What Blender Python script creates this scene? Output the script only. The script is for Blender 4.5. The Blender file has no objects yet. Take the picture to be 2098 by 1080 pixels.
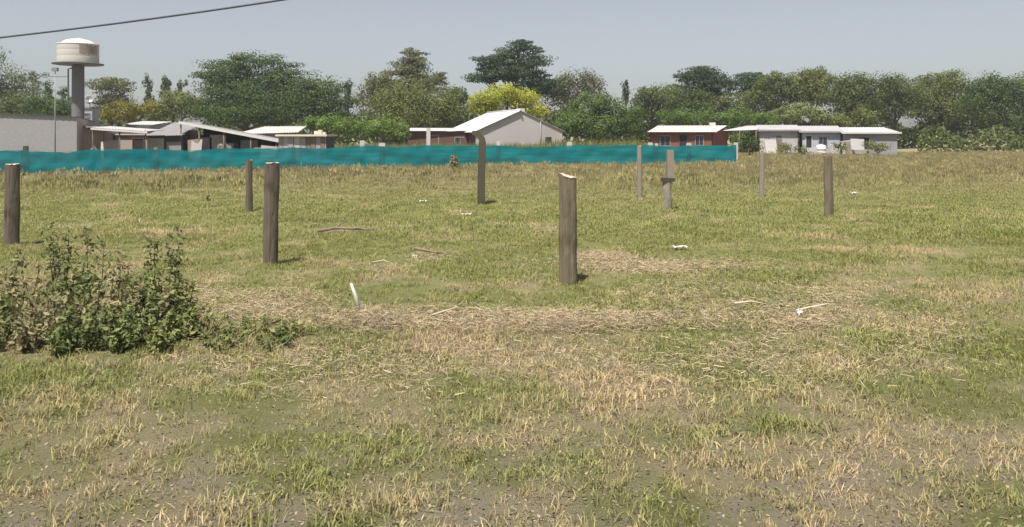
import bpy, math, random
import numpy as np
from mathutils import Vector, Matrix, Euler
random.seed(7)
RNG = np.random.default_rng(11)
SC = bpy.context.scene
COL = SC.collection
R = math.radians

# ------------------------------------------------------------------ camera, sky, sun, exposure
F, CX, HY, CAMZ = 1600.0, 1049.0, 275.0, 2.0      # focal length, centre and horizon in photo pixels, eye height
cam_d = bpy.data.cameras.new('camera')
cam = bpy.data.objects.new('camera', cam_d)
COL.objects.link(cam)
cam.location = (0, 0, CAMZ)
cam.rotation_euler = (R(90), 0, 0)
cam_d.sensor_width = 36
cam_d.lens = 36 * F / 2098
cam_d.shift_y = -(540 - HY) / 2098
cam_d.clip_start = 0.05
cam_d.clip_end = 6000
SC.camera = cam

SUN_EL, SUN_AZ = R(66), R(203)      # azimuth clockwise from +Y: from behind the viewer's left shoulder
world = bpy.data.worlds.new('World')
SC.world = world
world.use_nodes = True
wn = world.node_tree
wn.nodes.clear()
sky = wn.nodes.new('ShaderNodeTexSky')
sky.sky_type = 'NISHITA'
sky.sun_disc = False
sky.sun_elevation = SUN_EL
sky.sun_rotation = SUN_AZ
sky.altitude = 10
sky.air_density = 1.0
sky.dust_density = 1.2
sky.ozone_density = 1.5
hsv = wn.nodes.new('ShaderNodeHueSaturation')
hsv.inputs['Saturation'].default_value = 0.42
bg = wn.nodes.new('ShaderNodeBackground')
bg.inputs['Strength'].default_value = 0.051
wo = wn.nodes.new('ShaderNodeOutputWorld')
wn.links.new(sky.outputs[0], hsv.inputs['Color'])
wn.links.new(hsv.outputs[0], bg.inputs[0])
wn.links.new(bg.outputs[0], wo.inputs[0])

sun_d = bpy.data.lights.new('sun', 'SUN')
sun_d.energy = 3.85
sun_d.angle = R(1.5)
sun_d.color = (1.0, 0.95, 0.87)
sun = bpy.data.objects.new('sun', sun_d)
COL.objects.link(sun)
sd = Vector((math.sin(SUN_AZ) * math.cos(SUN_EL), math.cos(SUN_AZ) * math.cos(SUN_EL), math.sin(SUN_EL)))
sun.rotation_euler = sd.to_track_quat('Z', 'Y').to_euler()

SC.view_settings.view_transform = 'Standard'
SC.view_settings.look = 'None'
SC.view_settings.exposure = 1.1
SC.view_settings.gamma = 1.0
SC.view_settings.use_curve_mapping = False
SC.render.engine = 'CYCLES'
SC.cycles.max_bounces = 6
SC.cycles.transparent_max_bounces = 12


# ------------------------------------------------------------------ helpers
def gz(x, y):
    """height of the field at a point"""
    a = np.clip((np.hypot(x, y) - 3) / 10, 0, 1)
    return a * (0.045 * np.sin(x * 0.55 + 1.3) * np.cos(y * 0.42) + 0.03 * np.sin(x * 1.25 - y * 0.9) + 0.02 * np.sin(y * 1.9 + x * .4)) - 0.02


def P(px, py, Y):
    return Vector(((px - CX) / F * Y, Y, CAMZ + (HY - py) / F * Y))


def X(px, Y):
    return (px - CX) / F * Y


def Z(py, Y):
    return CAMZ + (HY - py) / F * Y


def tag(o, label=None, cat=None, group=None, kind=None):
    if label: o['label'] = label
    if cat: o['category'] = cat
    if group: o['group'] = group
    if kind: o['kind'] = kind
    return o


def empty(name, loc=(0, 0, 0), rz=0.0):
    o = bpy.data.objects.new(name, None)
    COL.objects.link(o)
    o.location = loc
    o.rotation_euler = (0, 0, rz)
    o.empty_display_size = 0.3
    return o


def link(name, me, parent=None, loc=None, rot=None):
    o = bpy.data.objects.new(name, me)
    COL.objects.link(o)
    if parent is not None: o.parent = parent
    if loc is not None: o.location = loc
    if rot is not None: o.rotation_euler = rot
    return o


class MB:
    """collects simple shapes into one mesh"""
    def __init__(s):
        s.v, s.f, s.mi = [], [], []
        s.smooth = []

    def add(s, vs, fs, mi=0, smooth=False):
        n = len(s.v)
        s.v += [tuple(v) for v in vs]
        s.f += [tuple(i + n for i in f) for f in fs]
        s.mi += [mi] * len(fs)
        s.smooth += [smooth] * len(fs)
        return s

    def box(s, x0, x1, y0, y1, z0, z1, mi=0, M=None):
        vs = [Vector((x, y, z)) for z in (z0, z1) for (x, y) in ((x0, y0), (x1, y0), (x1, y1), (x0, y1))]
        if M is not None: vs = [M @ v for v in vs]
        return s.add(vs, [(3, 2, 1, 0), (4, 5, 6, 7), (0, 1, 5, 4), (1, 2, 6, 5), (2, 3, 7, 6), (3, 0, 4, 7)], mi)

    def tube(s, pts, rad, n=8, mi=0, caps=True, capmi=None, ph=0.0, smooth=True):
        pts = [Vector(p) for p in pts]
        if not hasattr(rad, '__len__'): rad = [rad] * len(pts)
        vs, fs = [], []
        ref = None
        for i, p in enumerate(pts):
            d = (pts[min(i + 1, len(pts) - 1)] - pts[max(i - 1, 0)]).normalized()
            if ref is None:
                ref = Vector((0, 0, 1)) if abs(d.z) < .9 else Vector((1, 0, 0))
            a = d.cross(ref).normalized()
            b = a.cross(d).normalized()
            ref = b
            for k in range(n):
                t = 2 * math.pi * k / n + ph
                vs.append(p + (a * math.cos(t) + b * math.sin(t)) * rad[i])
        for i in range(len(pts) - 1):
            for k in range(n):
                fs.append((i * n + k, i * n + (k + 1) % n, (i + 1) * n + (k + 1) % n, (i + 1) * n + k))
        s.add(vs, fs, mi, smooth)
        if caps:
            m = len(s.v) - len(vs)
            s.f.append(tuple(m + k for k in range(n))[::-1]); s.mi.append(mi); s.smooth.append(False)
            m2 = m + (len(pts) - 1) * n
            s.f.append(tuple(m2 + k for k in range(n))); s.mi.append(mi if capmi is None else capmi); s.smooth.append(False)
        return s

    def lathe(s, prof, c=(0, 0, 0), n=40, mi=0, smooth=True):
        vs, fs = [], []
        for r, z in prof:
            for k in range(n):
                t = 2 * math.pi * k / n
                vs.append((c[0] + r * math.cos(t), c[1] + r * math.sin(t), c[2] + z))
        for i in range(len(prof) - 1):
            for k in range(n):
                fs.append((i * n + k, i * n + (k + 1) % n, (i + 1) * n + (k + 1) % n, (i + 1) * n + k))
        return s.add(vs, fs, mi, smooth)

    def build(s, name, mats, parent=None, loc=None, rot=None):
        me = bpy.data.meshes.new(name)
        me.from_pydata(s.v, [], s.f)
        for m in (mats if isinstance(mats, (list, tuple)) else [mats]): me.materials.append(m)
        me.polygons.foreach_set('material_index', s.mi)
        me.polygons.foreach_set('use_smooth', s.smooth)
        me.update()
        return link(name, me, parent, loc, rot)


def mesh_np(name, V, Fq, mat):
    me = bpy.data.meshes.new(name)
    V = np.asarray(V, dtype=np.float32)
    Fq = np.asarray(Fq, dtype=np.int32)
    k = Fq.shape[1]
    me.vertices.add(len(V)); me.vertices.foreach_set('co', V.ravel())
    me.loops.add(Fq.size); me.loops.foreach_set('vertex_index', Fq.ravel())
    me.polygons.add(len(Fq))
    me.polygons.foreach_set('loop_start', np.arange(0, Fq.size, k, dtype=np.int32))
    me.polygons.foreach_set('loop_total', np.full(len(Fq), k, dtype=np.int32))
    me.materials.append(mat)
    me.update(calc_edges=True)
    me.validate()
    return me


def nrm(a):
    return a / (np.linalg.norm(a, axis=-1, keepdims=True) + 1e-9)


def leaf_mesh(C, N, size, aspect=0.55):
    n = len(C)
    rnd = RNG.normal(size=(n, 3))
    N = nrm(N)
    T = nrm(rnd - (rnd * N).sum(1, keepdims=True) * N)
    B = np.cross(N, T)
    s = size[:, None]
    V = np.stack([C - T * s, C + B * s * aspect - T * s * .15, C + T * s, C - B * s * aspect - T * s * .15], 1).reshape(-1, 3)
    Q = np.arange(4 * n).reshape(n, 4)
    return V, Q


# ------------------------------------------------------------------ materials
def new_mat(name):
    m = bpy.data.materials.new(name)
    m.use_nodes = True
    nt = m.node_tree
    return m, nt, nt.nodes['Principled BSDF']


def N_(nt, t, **kw):
    n = nt.nodes.new(t)
    for k, v in kw.items():
        if k in n.inputs: n.inputs[k].default_value = v
        else: setattr(n, k, v)
    return n


def c4(c): return (c[0], c[1], c[2], 1)


def mixc(nt, fac, a, b, blend='MIX'):
    m = nt.nodes.new('ShaderNodeMix')
    m.data_type = 'RGBA'
    m.blend_type = blend
    for sock, val in ((m.inputs[0], fac), (m.inputs[6], a), (m.inputs[7], b)):
        if isinstance(val, (int, float)): sock.default_value = val
        elif isinstance(val, (tuple, list)): sock.default_value = c4(val)
        else: nt.links.new(val, sock)
    return m.outputs[2]


def ramp(nt, fac, lo, hi):
    r = nt.nodes.new('ShaderNodeMapRange')
    r.inputs['From Min'].default_value = lo
    r.inputs['From Max'].default_value = hi
    nt.links.new(fac, r.inputs['Value'])
    return r.outputs[0]


def coords(nt, kind='Object', scale=(1, 1, 1)):
    if kind == 'World':
        src = nt.nodes.new('ShaderNodeNewGeometry').outputs['Position']
    else:
        src = nt.nodes.new('ShaderNodeTexCoord').outputs[kind]
    mp = nt.nodes.new('ShaderNodeMapping')
    mp.inputs['Scale'].default_value = scale
    nt.links.new(src, mp.inputs['Vector'])
    return mp.outputs[0]


def noise(nt, vec, scale, detail=4, rough=.55):
    n = nt.nodes.new('ShaderNodeTexNoise')
    n.inputs['Scale'].default_value = scale
    n.inputs['Detail'].default_value = detail
    n.inputs['Roughness'].default_value = rough
    nt.links.new(vec, n.inputs['Vector'])
    return n.outputs['Fac']


def surf(name, a, b, dirt=None, scale=2.0, rough=.8, stretch=(1, 1, 1), bump=.0, metal=0.0, fine=18, dirt_amt=.5, coord='Object', fa=.72):
    """two-tone weathered surface with a third blotch colour"""
    m, nt, bs = new_mat(name)
    v = coords(nt, coord, stretch)
    f1 = ramp(nt, noise(nt, v, scale, 5), .3, .7)
    col = mixc(nt, f1, a, b)
    f2 = noise(nt, v, fine, 4, .65)
    col = mixc(nt, ramp(nt, f2, .25, .8), col, tuple(x * fa for x in a))
    if dirt is not None:
        f3 = ramp(nt, noise(nt, v, scale * .45, 6, .62), .52, .72)
        mm = N_(nt, 'ShaderNodeMath', operation='MULTIPLY')
        nt.links.new(f3, mm.inputs[0]); mm.inputs[1].default_value = dirt_amt
        col = mixc(nt, mm.outputs[0], col, dirt)
    nt.links.new(col, bs.inputs['Base Color'])
    bs.inputs['Roughness'].default_value = rough
    bs.inputs['Metallic'].default_value = metal
    if bump:
        bp = N_(nt, 'ShaderNodeBump', Strength=bump, Distance=.01)
        nt.links.new(f2, bp.inputs['Height'])
        nt.links.new(bp.outputs[0], bs.inputs['Normal'])
    return m


def foliage(name, a, b, trans=.42, var=.28, scale=.35):
    """leaves: patches of two tones, each leaf a little different, some light passing through"""
    m, nt, bs = new_mat(name)
    v = coords(nt, 'World')
    f = ramp(nt, noise(nt, v, scale, 4, .65), .36, .64)
    col = mixc(nt, f, tuple(q * .82 for q in a), tuple(q * 1.22 for q in b))
    g = nt.nodes.new('ShaderNodeNewGeometry')
    r = ramp(nt, g.outputs['Random Per Island'], 0, 1)
    k = mixc(nt, r, (1 - var,) * 3, (1 + var * .7, 1 + var * .7, 1 + var * .5))
    col = mixc(nt, 1.0, col, k, 'MULTIPLY')
    nt.links.new(col, bs.inputs['Base Color'])
    bs.inputs['Roughness'].default_value = .6
    bs.inputs['Specular IOR Level'].default_value = .25
    tr = nt.nodes.new('ShaderNodeBsdfTranslucent')
    nt.links.new(col, tr.inputs['Color'])
    mx = nt.nodes.new('ShaderNodeMixShader')
    mx.inputs[0].default_value = trans
    out = nt.nodes['Material Output']
    nt.links.new(bs.outputs[0], mx.inputs[1]); nt.links.new(tr.outputs[0], mx.inputs[2])
    nt.links.new(mx.outputs[0], out.inputs['Surface'])
    return m


def field_colour(nt, blades=False):
    """the field's own colour: olive turf, straw-dry patches, reddish dry grass towards the back, raked-up dead
    vegetation in front and bare dust at the roadside; used by the soil and by the blades that grow on it"""
    pos = nt.nodes.new('ShaderNodeNewGeometry').outputs['Position']
    sep = nt.nodes.new('ShaderNodeSeparateXYZ')
    nt.links.new(pos, sep.inputs[0])
    flat = nt.nodes.new('ShaderNodeCombineXYZ')
    nt.links.new(sep.outputs[0], flat.inputs[0]); nt.links.new(sep.outputs[1], flat.inputs[1])
    v = flat.outputs[0]
    n1 = noise(nt, v, .23, 4, .6)
    n2 = noise(nt, v, .9, 4, .6)
    n3 = noise(nt, v, 5.5, 4, .7)
    G1, G2 = (.215, .236, .082), (.280, .276, .120)
    ST, RED, DUST = (.43, .355, .225), (.30, .25, .165), (.34, .295, .232)
    col = mixc(nt, ramp(nt, n2, .3, .7), G1, G2)
    col = mixc(nt, ramp(nt, n1, .40, .30), col, (.15, .185, .045))
    a = N_(nt, 'ShaderNodeMath', operation='ADD')
    nt.links.new(n1, a.inputs[0])
    b = N_(nt, 'ShaderNodeMath', operation='MULTIPLY'); nt.links.new(n2, b.inputs[0]); b.inputs[1].default_value = .7
    nt.links.new(b.outputs[0], a.inputs[1])
    # nearer than about 12 m the turf is drier
    near = ramp(nt, sep.outputs[1], 15, 7)
    sh = N_(nt, 'ShaderNodeMath', operation='MULTIPLY_ADD')
    nt.links.new(near, sh.inputs[0]); sh.inputs[1].default_value = .14; nt.links.new(a.outputs[0], sh.inputs[2])
    straw = ramp(nt, sh.outputs[0], .90, 1.12)
    col = mixc(nt, straw, col, ST)
    back = N_(nt, 'ShaderNodeMath', operation='MULTIPLY_ADD')
    nt.links.new(n2, back.inputs[0]); back.inputs[1].default_value = 10; nt.links.new(sep.outputs[1], back.inputs[2])
    col = mixc(nt, ramp(nt, back.outputs[0], 27, 42), col, mixc(nt, ramp(nt, n3, .35, .65), RED, (.265, .250, .125)))
    col = mixc(nt, ramp(nt, n3, .55, .8), col, mixc(nt, .5, col, (.10, .095, .03)))
    edge = N_(nt, 'ShaderNodeMath', operation='MULTIPLY_ADD')
    nt.links.new(n2, edge.inputs[0]); edge.inputs[1].default_value = -1.6; nt.links.new(sep.outputs[1], edge.inputs[2])
    e2 = N_(nt, 'ShaderNodeMath', operation='MULTIPLY_ADD')
    nt.links.new(n3, e2.inputs[0]); e2.inputs[1].default_value = -.7; nt.links.new(edge.outputs[0], e2.inputs[2])
    return col, sep, n1, n2, n3, (ramp(nt, e2.outputs[0], 4.8, 2.4), DUST)


def ground_mat():
    m, nt, bs = new_mat('turf_soil')
    col, sep, n1, n2, n3, (edge, DUST) = field_colour(nt)
    fine = noise(nt, coords(nt, 'World'), 60, 8, .8)
    col = mixc(nt, ramp(nt, fine, .38, .66), mixc(nt, .40, col, (.08, .062, .035)), col)
    # trodden bare earth shows through in patches
    bare = N_(nt, 'ShaderNodeMath', operation='MULTIPLY')
    nt.links.new(ramp(nt, noise(nt, coords(nt, 'World'), 1.6, 5, .65), .42, .62), bare.inputs[0]); nt.links.new(edge, bare.inputs[1])
    col = mixc(nt, bare.outputs[0], col, mixc(nt, ramp(nt, fine, .3, .7), tuple(q * .72 for q in DUST), tuple(q * 1.1 for q in DUST)))
    nt.links.new(col, bs.inputs['Base Color'])
    bs.inputs['Roughness'].default_value = .95
    bs.inputs['Specular IOR Level'].default_value = .1
    bp = N_(nt, 'ShaderNodeBump', Strength=1.0, Distance=.05)
    nt.links.new(fine, bp.inputs['Height']); nt.links.new(bp.outputs[0], bs.inputs['Normal'])
    return m


def blade_mat(name, tint=(1, 1, 1), var=.45):
    m, nt, bs = new_mat(name)
    col, sep, n1, n2, n3, _ = field_colour(nt, True)
    oi = nt.nodes.new('ShaderNodeObjectInfo')
    g = nt.nodes.new('ShaderNodeNewGeometry')
    k = mixc(nt, oi.outputs['Random'], (1 - var,) * 3, (1 + var, 1 + var * .9, 1 + var * .6))
    col = mixc(nt, 1.0, col, k, 'MULTIPLY')
    k2 = mixc(nt, ramp(nt, g.outputs['Random Per Island'], 0, 1), (.75, .8, .7), (1.3, 1.2, 1.2))
    col = mixc(nt, 1.0, col, k2, 'MULTIPLY')
    col = mixc(nt, 1.0, col, tint, 'MULTIPLY')
    nt.links.new(col, bs.inputs['Base Color'])
    bs.inputs['Roughness'].default_value = .7
    bs.inputs['Specular IOR Level'].default_value = .2
    tr = nt.nodes.new('ShaderNodeBsdfTranslucent')
    nt.links.new(col, tr.inputs['Color'])
    mx = nt.nodes.new('ShaderNodeMixShader'); mx.inputs[0].default_value = .3
    nt.links.new(bs.outputs[0], mx.inputs[1]); nt.links.new(tr.outputs[0], mx.inputs[2])
    nt.links.new(mx.outputs[0], nt.nodes['Material Output'].inputs['Surface'])
    return m


M = {}
M['soil'] = ground_mat()
M['blade'] = blade_mat('turf_blades', (1, 1.02, 1.03), .32)
M['seed'] = blade_mat('dry_seed_grass', (1.14, 1.16, 1.12), .3)
M['straw'] = foliage('straw', (.47, .385, .265), (.35, .275, .185), .1, .5, 1.5)
M['twig'] = foliage('dead_stems', (.27, .205, .14), (.19, .145, .10), 0, .5, 1.5)
M['wood'] = surf('weathered_wood', (.20, .155, .115), (.095, .078, .062), (.04, .034, .03), 5, .9, (6, 6, .5), 1.0, fine=30, dirt_amt=.8, fa=.5)
M['wood2'] = surf('brown_weathered_wood', (.23, .19, .125), (.135, .108, .07), (.055, .048, .03), 6, .9, (5, 5, .5), .9, fine=30, dirt_amt=.7, fa=.5)
M['sawn'] = surf('sawn_end_grain', (.52, .43, .33), (.42, .34, .26), (.28, .22, .16), 9, .85, fine=50)
M['conc'] = surf('old_concrete', (.28, .24, .195), (.21, .18, .145), (.11, .09, .07), 4, .9, (1, 1, .5), .5, fine=40)
M['concw'] = surf('pale_concrete', (.55, .53, .49), (.45, .43, .39), (.25, .22, .19), 4, .9, (1, 1, .5), .4, fine=40)
M['mossy'] = surf('mossy_dark_concrete', (.080, .066, .048), (.062, .058, .034), (.032, .028, .02), 4, .95, (1, 1, .5), .5, fine=40)
M['darkband'] = surf('dark_wire_band', (.05, .045, .04), (.07, .06, .05), None, 5, .7)
M['grey_wall'] = surf('grey_rendered_wall', (.35, .34, .347), (.317, .308, .314), (.26, .247, .24), .5, .9, (1, 1, .6), .2, fine=12, dirt_amt=.5)
M['pink_wall'] = surf('pinkish_bare_wall', (.44, .37, .34), (.38, .32, .29), (.28, .23, .20), .9, .9, (1, 1, .5), .2, fine=14)
M['gable_wall'] = surf('grey_cement_render', (.44, .42, .41), (.385, .365, .355), (.30, .28, .26), .45, .92, (1, 1, .7), .2, fine=9, fa=.85)
M['brown_wall'] = surf('brown_brick_wall', (.13, .068, .05), (.10, .055, .042), (.05, .035, .03), 1.2, .9, fine=14)
M['brick'] = surf('red_brick_wall', (.25, .098, .062), (.20, .082, .056), (.11, .06, .05), 1.2, .9, fine=14)
M['white_wall'] = surf('whitewashed_wall', (.47, .455, .46), (.38, .368, .375), (.27, .24, .22), .8, .9, (1, 1, .5), .2, fine=10)
M['blue_wall'] = surf('pale_blue_grey_wall', (.42, .43, .49), (.35, .36, .42), (.33, .32, .34), .8, .9, (1, 1, .5), .2, fine=10)
M['dim_wall'] = surf('unpainted_grey_wall', (.31, .30, .32), (.26, .25, .27), (.17, .155, .15), .8, .9, (1, 1, .5), .2, fine=10)
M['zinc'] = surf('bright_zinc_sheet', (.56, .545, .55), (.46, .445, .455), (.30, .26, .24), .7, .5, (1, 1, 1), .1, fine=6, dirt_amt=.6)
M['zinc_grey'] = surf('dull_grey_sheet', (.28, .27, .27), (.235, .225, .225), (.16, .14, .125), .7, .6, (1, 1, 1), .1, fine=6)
M['zinc_mid'] = surf('half_dull_sheet', (.44, .43, .435), (.36, .35, .355), (.24, .19, .17), .7, .55, (1, 1, 1), .1, fine=6, dirt_amt=.6)
M['zinc_pink'] = surf('rust_tinted_sheet', (.56, .50, .48), (.49, .43, .41), (.34, .24, .19), .6, .65, (1, 1, 1), .1, fine=6)
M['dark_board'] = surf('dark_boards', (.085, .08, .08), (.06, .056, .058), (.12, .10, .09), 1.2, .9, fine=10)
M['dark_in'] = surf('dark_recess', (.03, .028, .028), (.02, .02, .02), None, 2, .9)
M['glass'] = surf('dark_pane', (.035, .04, .05), (.05, .055, .065), None, 2, .12)
M['sheet_a'] = surf('weathered_sheet', (.37, .345, .33), (.29, .265, .255), (.18, .145, .12), 1.5, .8, (1, 1, .3), fine=10)
M['sheet_b'] = surf('pale_sheet', (.52, .49, .47), (.43, .40, .385), (.26, .21, .18), 1.5, .8, (1, 1, .3), fine=10)
M['sheet_c'] = surf('brown_sheet', (.22, .175, .15), (.16, .13, .115), (.10, .075, .06), 1.5, .8, (1, 1, .3), fine=10)
M['cream'] = surf('cream_slab', (.66, .60, .48), (.58, .52, .42), (.40, .34, .27), 1.5, .85, fine=10)
M['tank'] = surf('cream_cement_tank', (.50, .475, .45), (.44, .42, .40), (.34, .30, .28), .9, .85, (1, 1, .45), .1, fine=9, fa=.88)
M['dome'] = surf('white_dome', (.60, .59, .565), (.54, .53, .505), None, 1, .6, fine=6)
M['column'] = surf('grey_column', (.15, .147, .147), (.125, .122, .122), (.10, .10, .10), 1.2, .9, (1, 1, .3), .2, fine=9)
M['rust'] = surf('rusty_stain', (.27, .20, .18), (.38, .32, .29), (.20, .14, .13), 1.6, .9, (1, 1, .8), fine=9)
M['metal'] = surf('grey_metal', (.30, .30, .31), (.22, .22, .23), (.14, .12, .11), 3, .5, fine=20, metal=.3)
M['cable'] = surf('grey_cable', (.075, .085, .105), (.10, .11, .13), None, 2, .6)
M['white'] = surf('white_paint', (.62, .61, .59), (.54, .53, .51), (.50, .46, .42), 2, .7, fine=20)
M['bark'] = surf('bark', (.10, .08, .06), (.07, .055, .045), (.13, .11, .09), 2, .95, (2, 2, .4), .5, fine=12)
M['stemg'] = surf('weed_stem', (.14, .13, .06), (.12, .08, .045), None, 6, .8)
M['bark_dead'] = surf('dead_branch', (.22, .16, .105), (.15, .11, .075), None, 6, .9, fine=30)


def net_mat():
    m, nt, bs = new_mat('teal_shade_net')
    v = coords(nt, 'World', (.45, .45, 6.5))
    f = ramp(nt, noise(nt, v, 1.0, 4, .6), .35, .7)
    v2 = coords(nt, 'World', (.35, .35, .5))
    f2 = ramp(nt, noise(nt, v2, .9, 3), .38, .62)
    col = mixc(nt, f, (.007, .172, .195), (.013, .28, .298))
    col = mixc(nt, f2, col, mixc(nt, .6, col, (.005, .185, .225)))
    nt.links.new(col, bs.inputs['Base Color'])
    bs.inputs['Roughness'].default_value = .6
    bs.inputs['Specular IOR Level'].default_value = .1
    tr = nt.nodes.new('ShaderNodeBsdfTranslucent'); nt.links.new(col, tr.inputs['Color'])
    mx = nt.nodes.new('ShaderNodeMixShader'); mx.inputs[0].default_value = .3
    nt.links.new(bs.outputs[0], mx.inputs[1]); nt.links.new(tr.outputs[0], mx.inputs[2])
    tp = nt.nodes.new('ShaderNodeBsdfTransparent')
    mx2 = nt.nodes.new('ShaderNodeMixShader'); mx2.inputs[0].default_value = .06
    nt.links.new(mx.outputs[0], mx2.inputs[1]); nt.links.new(tp.outputs[0], mx2.inputs[2])
    nt.links.new(mx2.outputs[0], nt.nodes['Material Output'].inputs['Surface'])
    return m


M['net'] = net_mat()

# ------------------------------------------------------------------ ground
def axis(lo, hi, fine, n):
    t = np.linspace(-1, 1, n)
    return np.sinh(t * 4.2) / math.sinh(4.2) * (hi - lo) / 2


xs = axis(-1500, 1500, 0, 261)
ys = np.concatenate([[-1500, -700, -300, -120, -50, -20, -8], np.arange(-4, 30, .35), np.arange(30, 90, 1.2), np.geomspace(92, 1800, 24)])
gx, gy = np.meshgrid(xs, ys)
V = np.stack([gx, gy, np.where(np.hypot(gx, gy) < 200, gz(gx, gy), -.02)], -1).reshape(-1, 3)
nx, ny = len(xs), len(ys)
ii = np.arange(nx * ny).reshape(ny, nx)
Q = np.stack([ii[:-1, :-1], ii[:-1, 1:], ii[1:, 1:], ii[1:, :-1]], -1).reshape(-1, 4)
go = link('ground', mesh_np('ground', V, Q, M['soil']))
go.data.polygons.foreach_set('use_smooth', [True] * len(Q))
tag(go, 'flat olive field with straw dry patches reaching to the trees', None, None, 'structure')


# ------------------------------------------------------------------ grass (scattered tufts)
def tuft(name, n, h, spread, w, lean, mat, seed=False):
    rg = np.random.default_rng(hash(name) % 1000 if False else len(name) * 7 + n)
    vs, fs = [], []
    for i in range(n):
        a, r = rg.uniform(0, 6.283), spread * math.sqrt(rg.uniform())
        x, y = r * math.cos(a), r * math.sin(a)
        hh = h * rg.uniform(.5, 1.1)
        l = lean * rg.uniform(.2, 1.2) * hh
        d = rg.uniform(0, 6.283)
        dx, dy = math.cos(d), math.sin(d)
        px, py = -dy * w / 2, dx * w / 2
        b = len(vs)
        vs += [(x - px, y - py, -.01), (x + px, y + py, -.01),
               (x + dx * l * .35 + px * .8, y + dy * l * .35 + py * .8, hh * .55), (x + dx * l * .35 - px * .8, y + dy * l * .35 - py * .8, hh * .55),
               (x + dx * l, y + dy * l, hh)]
        fs += [(b, b + 1, b + 2, b + 3), (b + 3, b + 2, b + 4)]
        if seed and i % 2 == 0:
            q = len(vs)
            sx, sy, sz = x + dx * l, y + dy * l, hh
            s = w * 1.7
            vs += [(sx - s, sy, sz), (sx, sy, sz - s * 3), (sx + s, sy, sz), (sx + dx * s, sy, sz + s * 4)]
            fs += [(q, q + 1, q + 2, q + 3)]
    me = bpy.data.meshes.new(name)
    me.from_pydata(vs, [], fs)
    me.materials.append(mat)
    return bpy.data.objects.new(name, me)


def scatter(name, pts, scl, variants, label):
    """one object of grass: tufts instanced on points"""
    coll = bpy.data.collections.new(name + '_tufts')
    for t in variants: coll.objects.link(t)
    n = len(pts)
    me = bpy.data.meshes.new(name)
    me.vertices.add(n)
    me.vertices.foreach_set('co', np.asarray(pts, dtype=np.float32).ravel())
    rot = np.zeros((n, 3), dtype=np.float32)
    rot[:, 2] = RNG.uniform(0, 6.283, n)
    rot[:, :2] = RNG.normal(0, .12, (n, 2))
    for nm, ty, arr in (('rot', 'FLOAT_VECTOR', rot), ('scl', 'FLOAT', np.asarray(scl, dtype=np.float32)), ('idx', 'INT', RNG.integers(0, len(variants), n).astype(np.int32))):
        at = me.attributes.new(nm, ty, 'POINT')
        at.data.foreach_set('vector' if ty == 'FLOAT_VECTOR' else 'value', arr.ravel())
    o = link(name, me)
    ng = bpy.data.node_groups.new(name, 'GeometryNodeTree')
    ng.interface.new_socket('Geometry', in_out='INPUT', socket_type='NodeSocketGeometry')
    ng.interface.new_socket('Geometry', in_out='OUTPUT', socket_type='NodeSocketGeometry')
    gi, gout = ng.nodes.new('NodeGroupInput'), ng.nodes.new('NodeGroupOutput')
    ip = ng.nodes.new('GeometryNodeInstanceOnPoints')
    ci = ng.nodes.new('GeometryNodeCollectionInfo')
    ci.inputs['Collection'].default_value = coll
    ci.inputs['Separate Children'].default_value = True
    ci.inputs['Reset Children'].default_value = True
    ip.inputs['Pick Instance'].default_value = True
    L = ng.links.new
    L(gi.outputs[0], ip.inputs['Points'])
    L(ci.outputs[0], ip.inputs['Instance'])
    for nm, ty, sock in (('rot', 'FLOAT_VECTOR', 'Rotation'), ('scl', 'FLOAT', 'Scale'), ('idx', 'INT', 'Instance Index')):
        na = ng.nodes.new('GeometryNodeInputNamedAttribute')
        na.data_type = ty
        na.inputs['Name'].default_value = nm
        L(na.outputs['Attribute'], ip.inputs[sock])
    L(ip.outputs[0], gout.inputs[0])
    md = o.modifiers.new('scatter', 'NODES')
    md.node_group = ng
    tag(o, label, 'grass', None, 'stuff')
    return o


def wedge(y0, y1, dens, half=.88, pad=1.5):
    """random points on the field between two distances, inside the view and a little beyond"""
    n = int(dens * half * (y1 ** 2 - y0 ** 2) + dens * 2 * pad * (y1 - y0))
    y = np.sqrt(RNG.uniform(y0 ** 2, y1 ** 2, n))
    x = RNG.uniform(-1, 1, n) * (half * y + pad)
    return x, y


def patch(x, y, s, ph=0):
    return np.sin(x * s + ph) * np.cos(y * s * 1.3 + ph * 2) + .6 * np.sin(x * s * 2.3 - y * s * 1.9 + ph)


def rosette(name):
    """a small broad leaved weed lying in the turf"""
    vs, fs = [], []
    for i in range(9):
        a = i * 2.4; l = random.uniform(.014, .032); w = l * .28
        d, q = Vector((math.cos(a), math.sin(a), .35)), Vector((-math.sin(a), math.cos(a), 0))
        b = len(vs)
        vs += [Vector((0, 0, .004)), d * l * .55 + q * w, d * l + Vector((0, 0, -.006)), d * l * .55 - q * w]
        fs.append((b, b + 1, b + 2, b + 3))
    me = bpy.data.meshes.new(name); me.from_pydata([tuple(v) for v in vs], [], fs); me.materials.append(M['rosette'])
    return bpy.data.objects.new(name, me)


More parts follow.
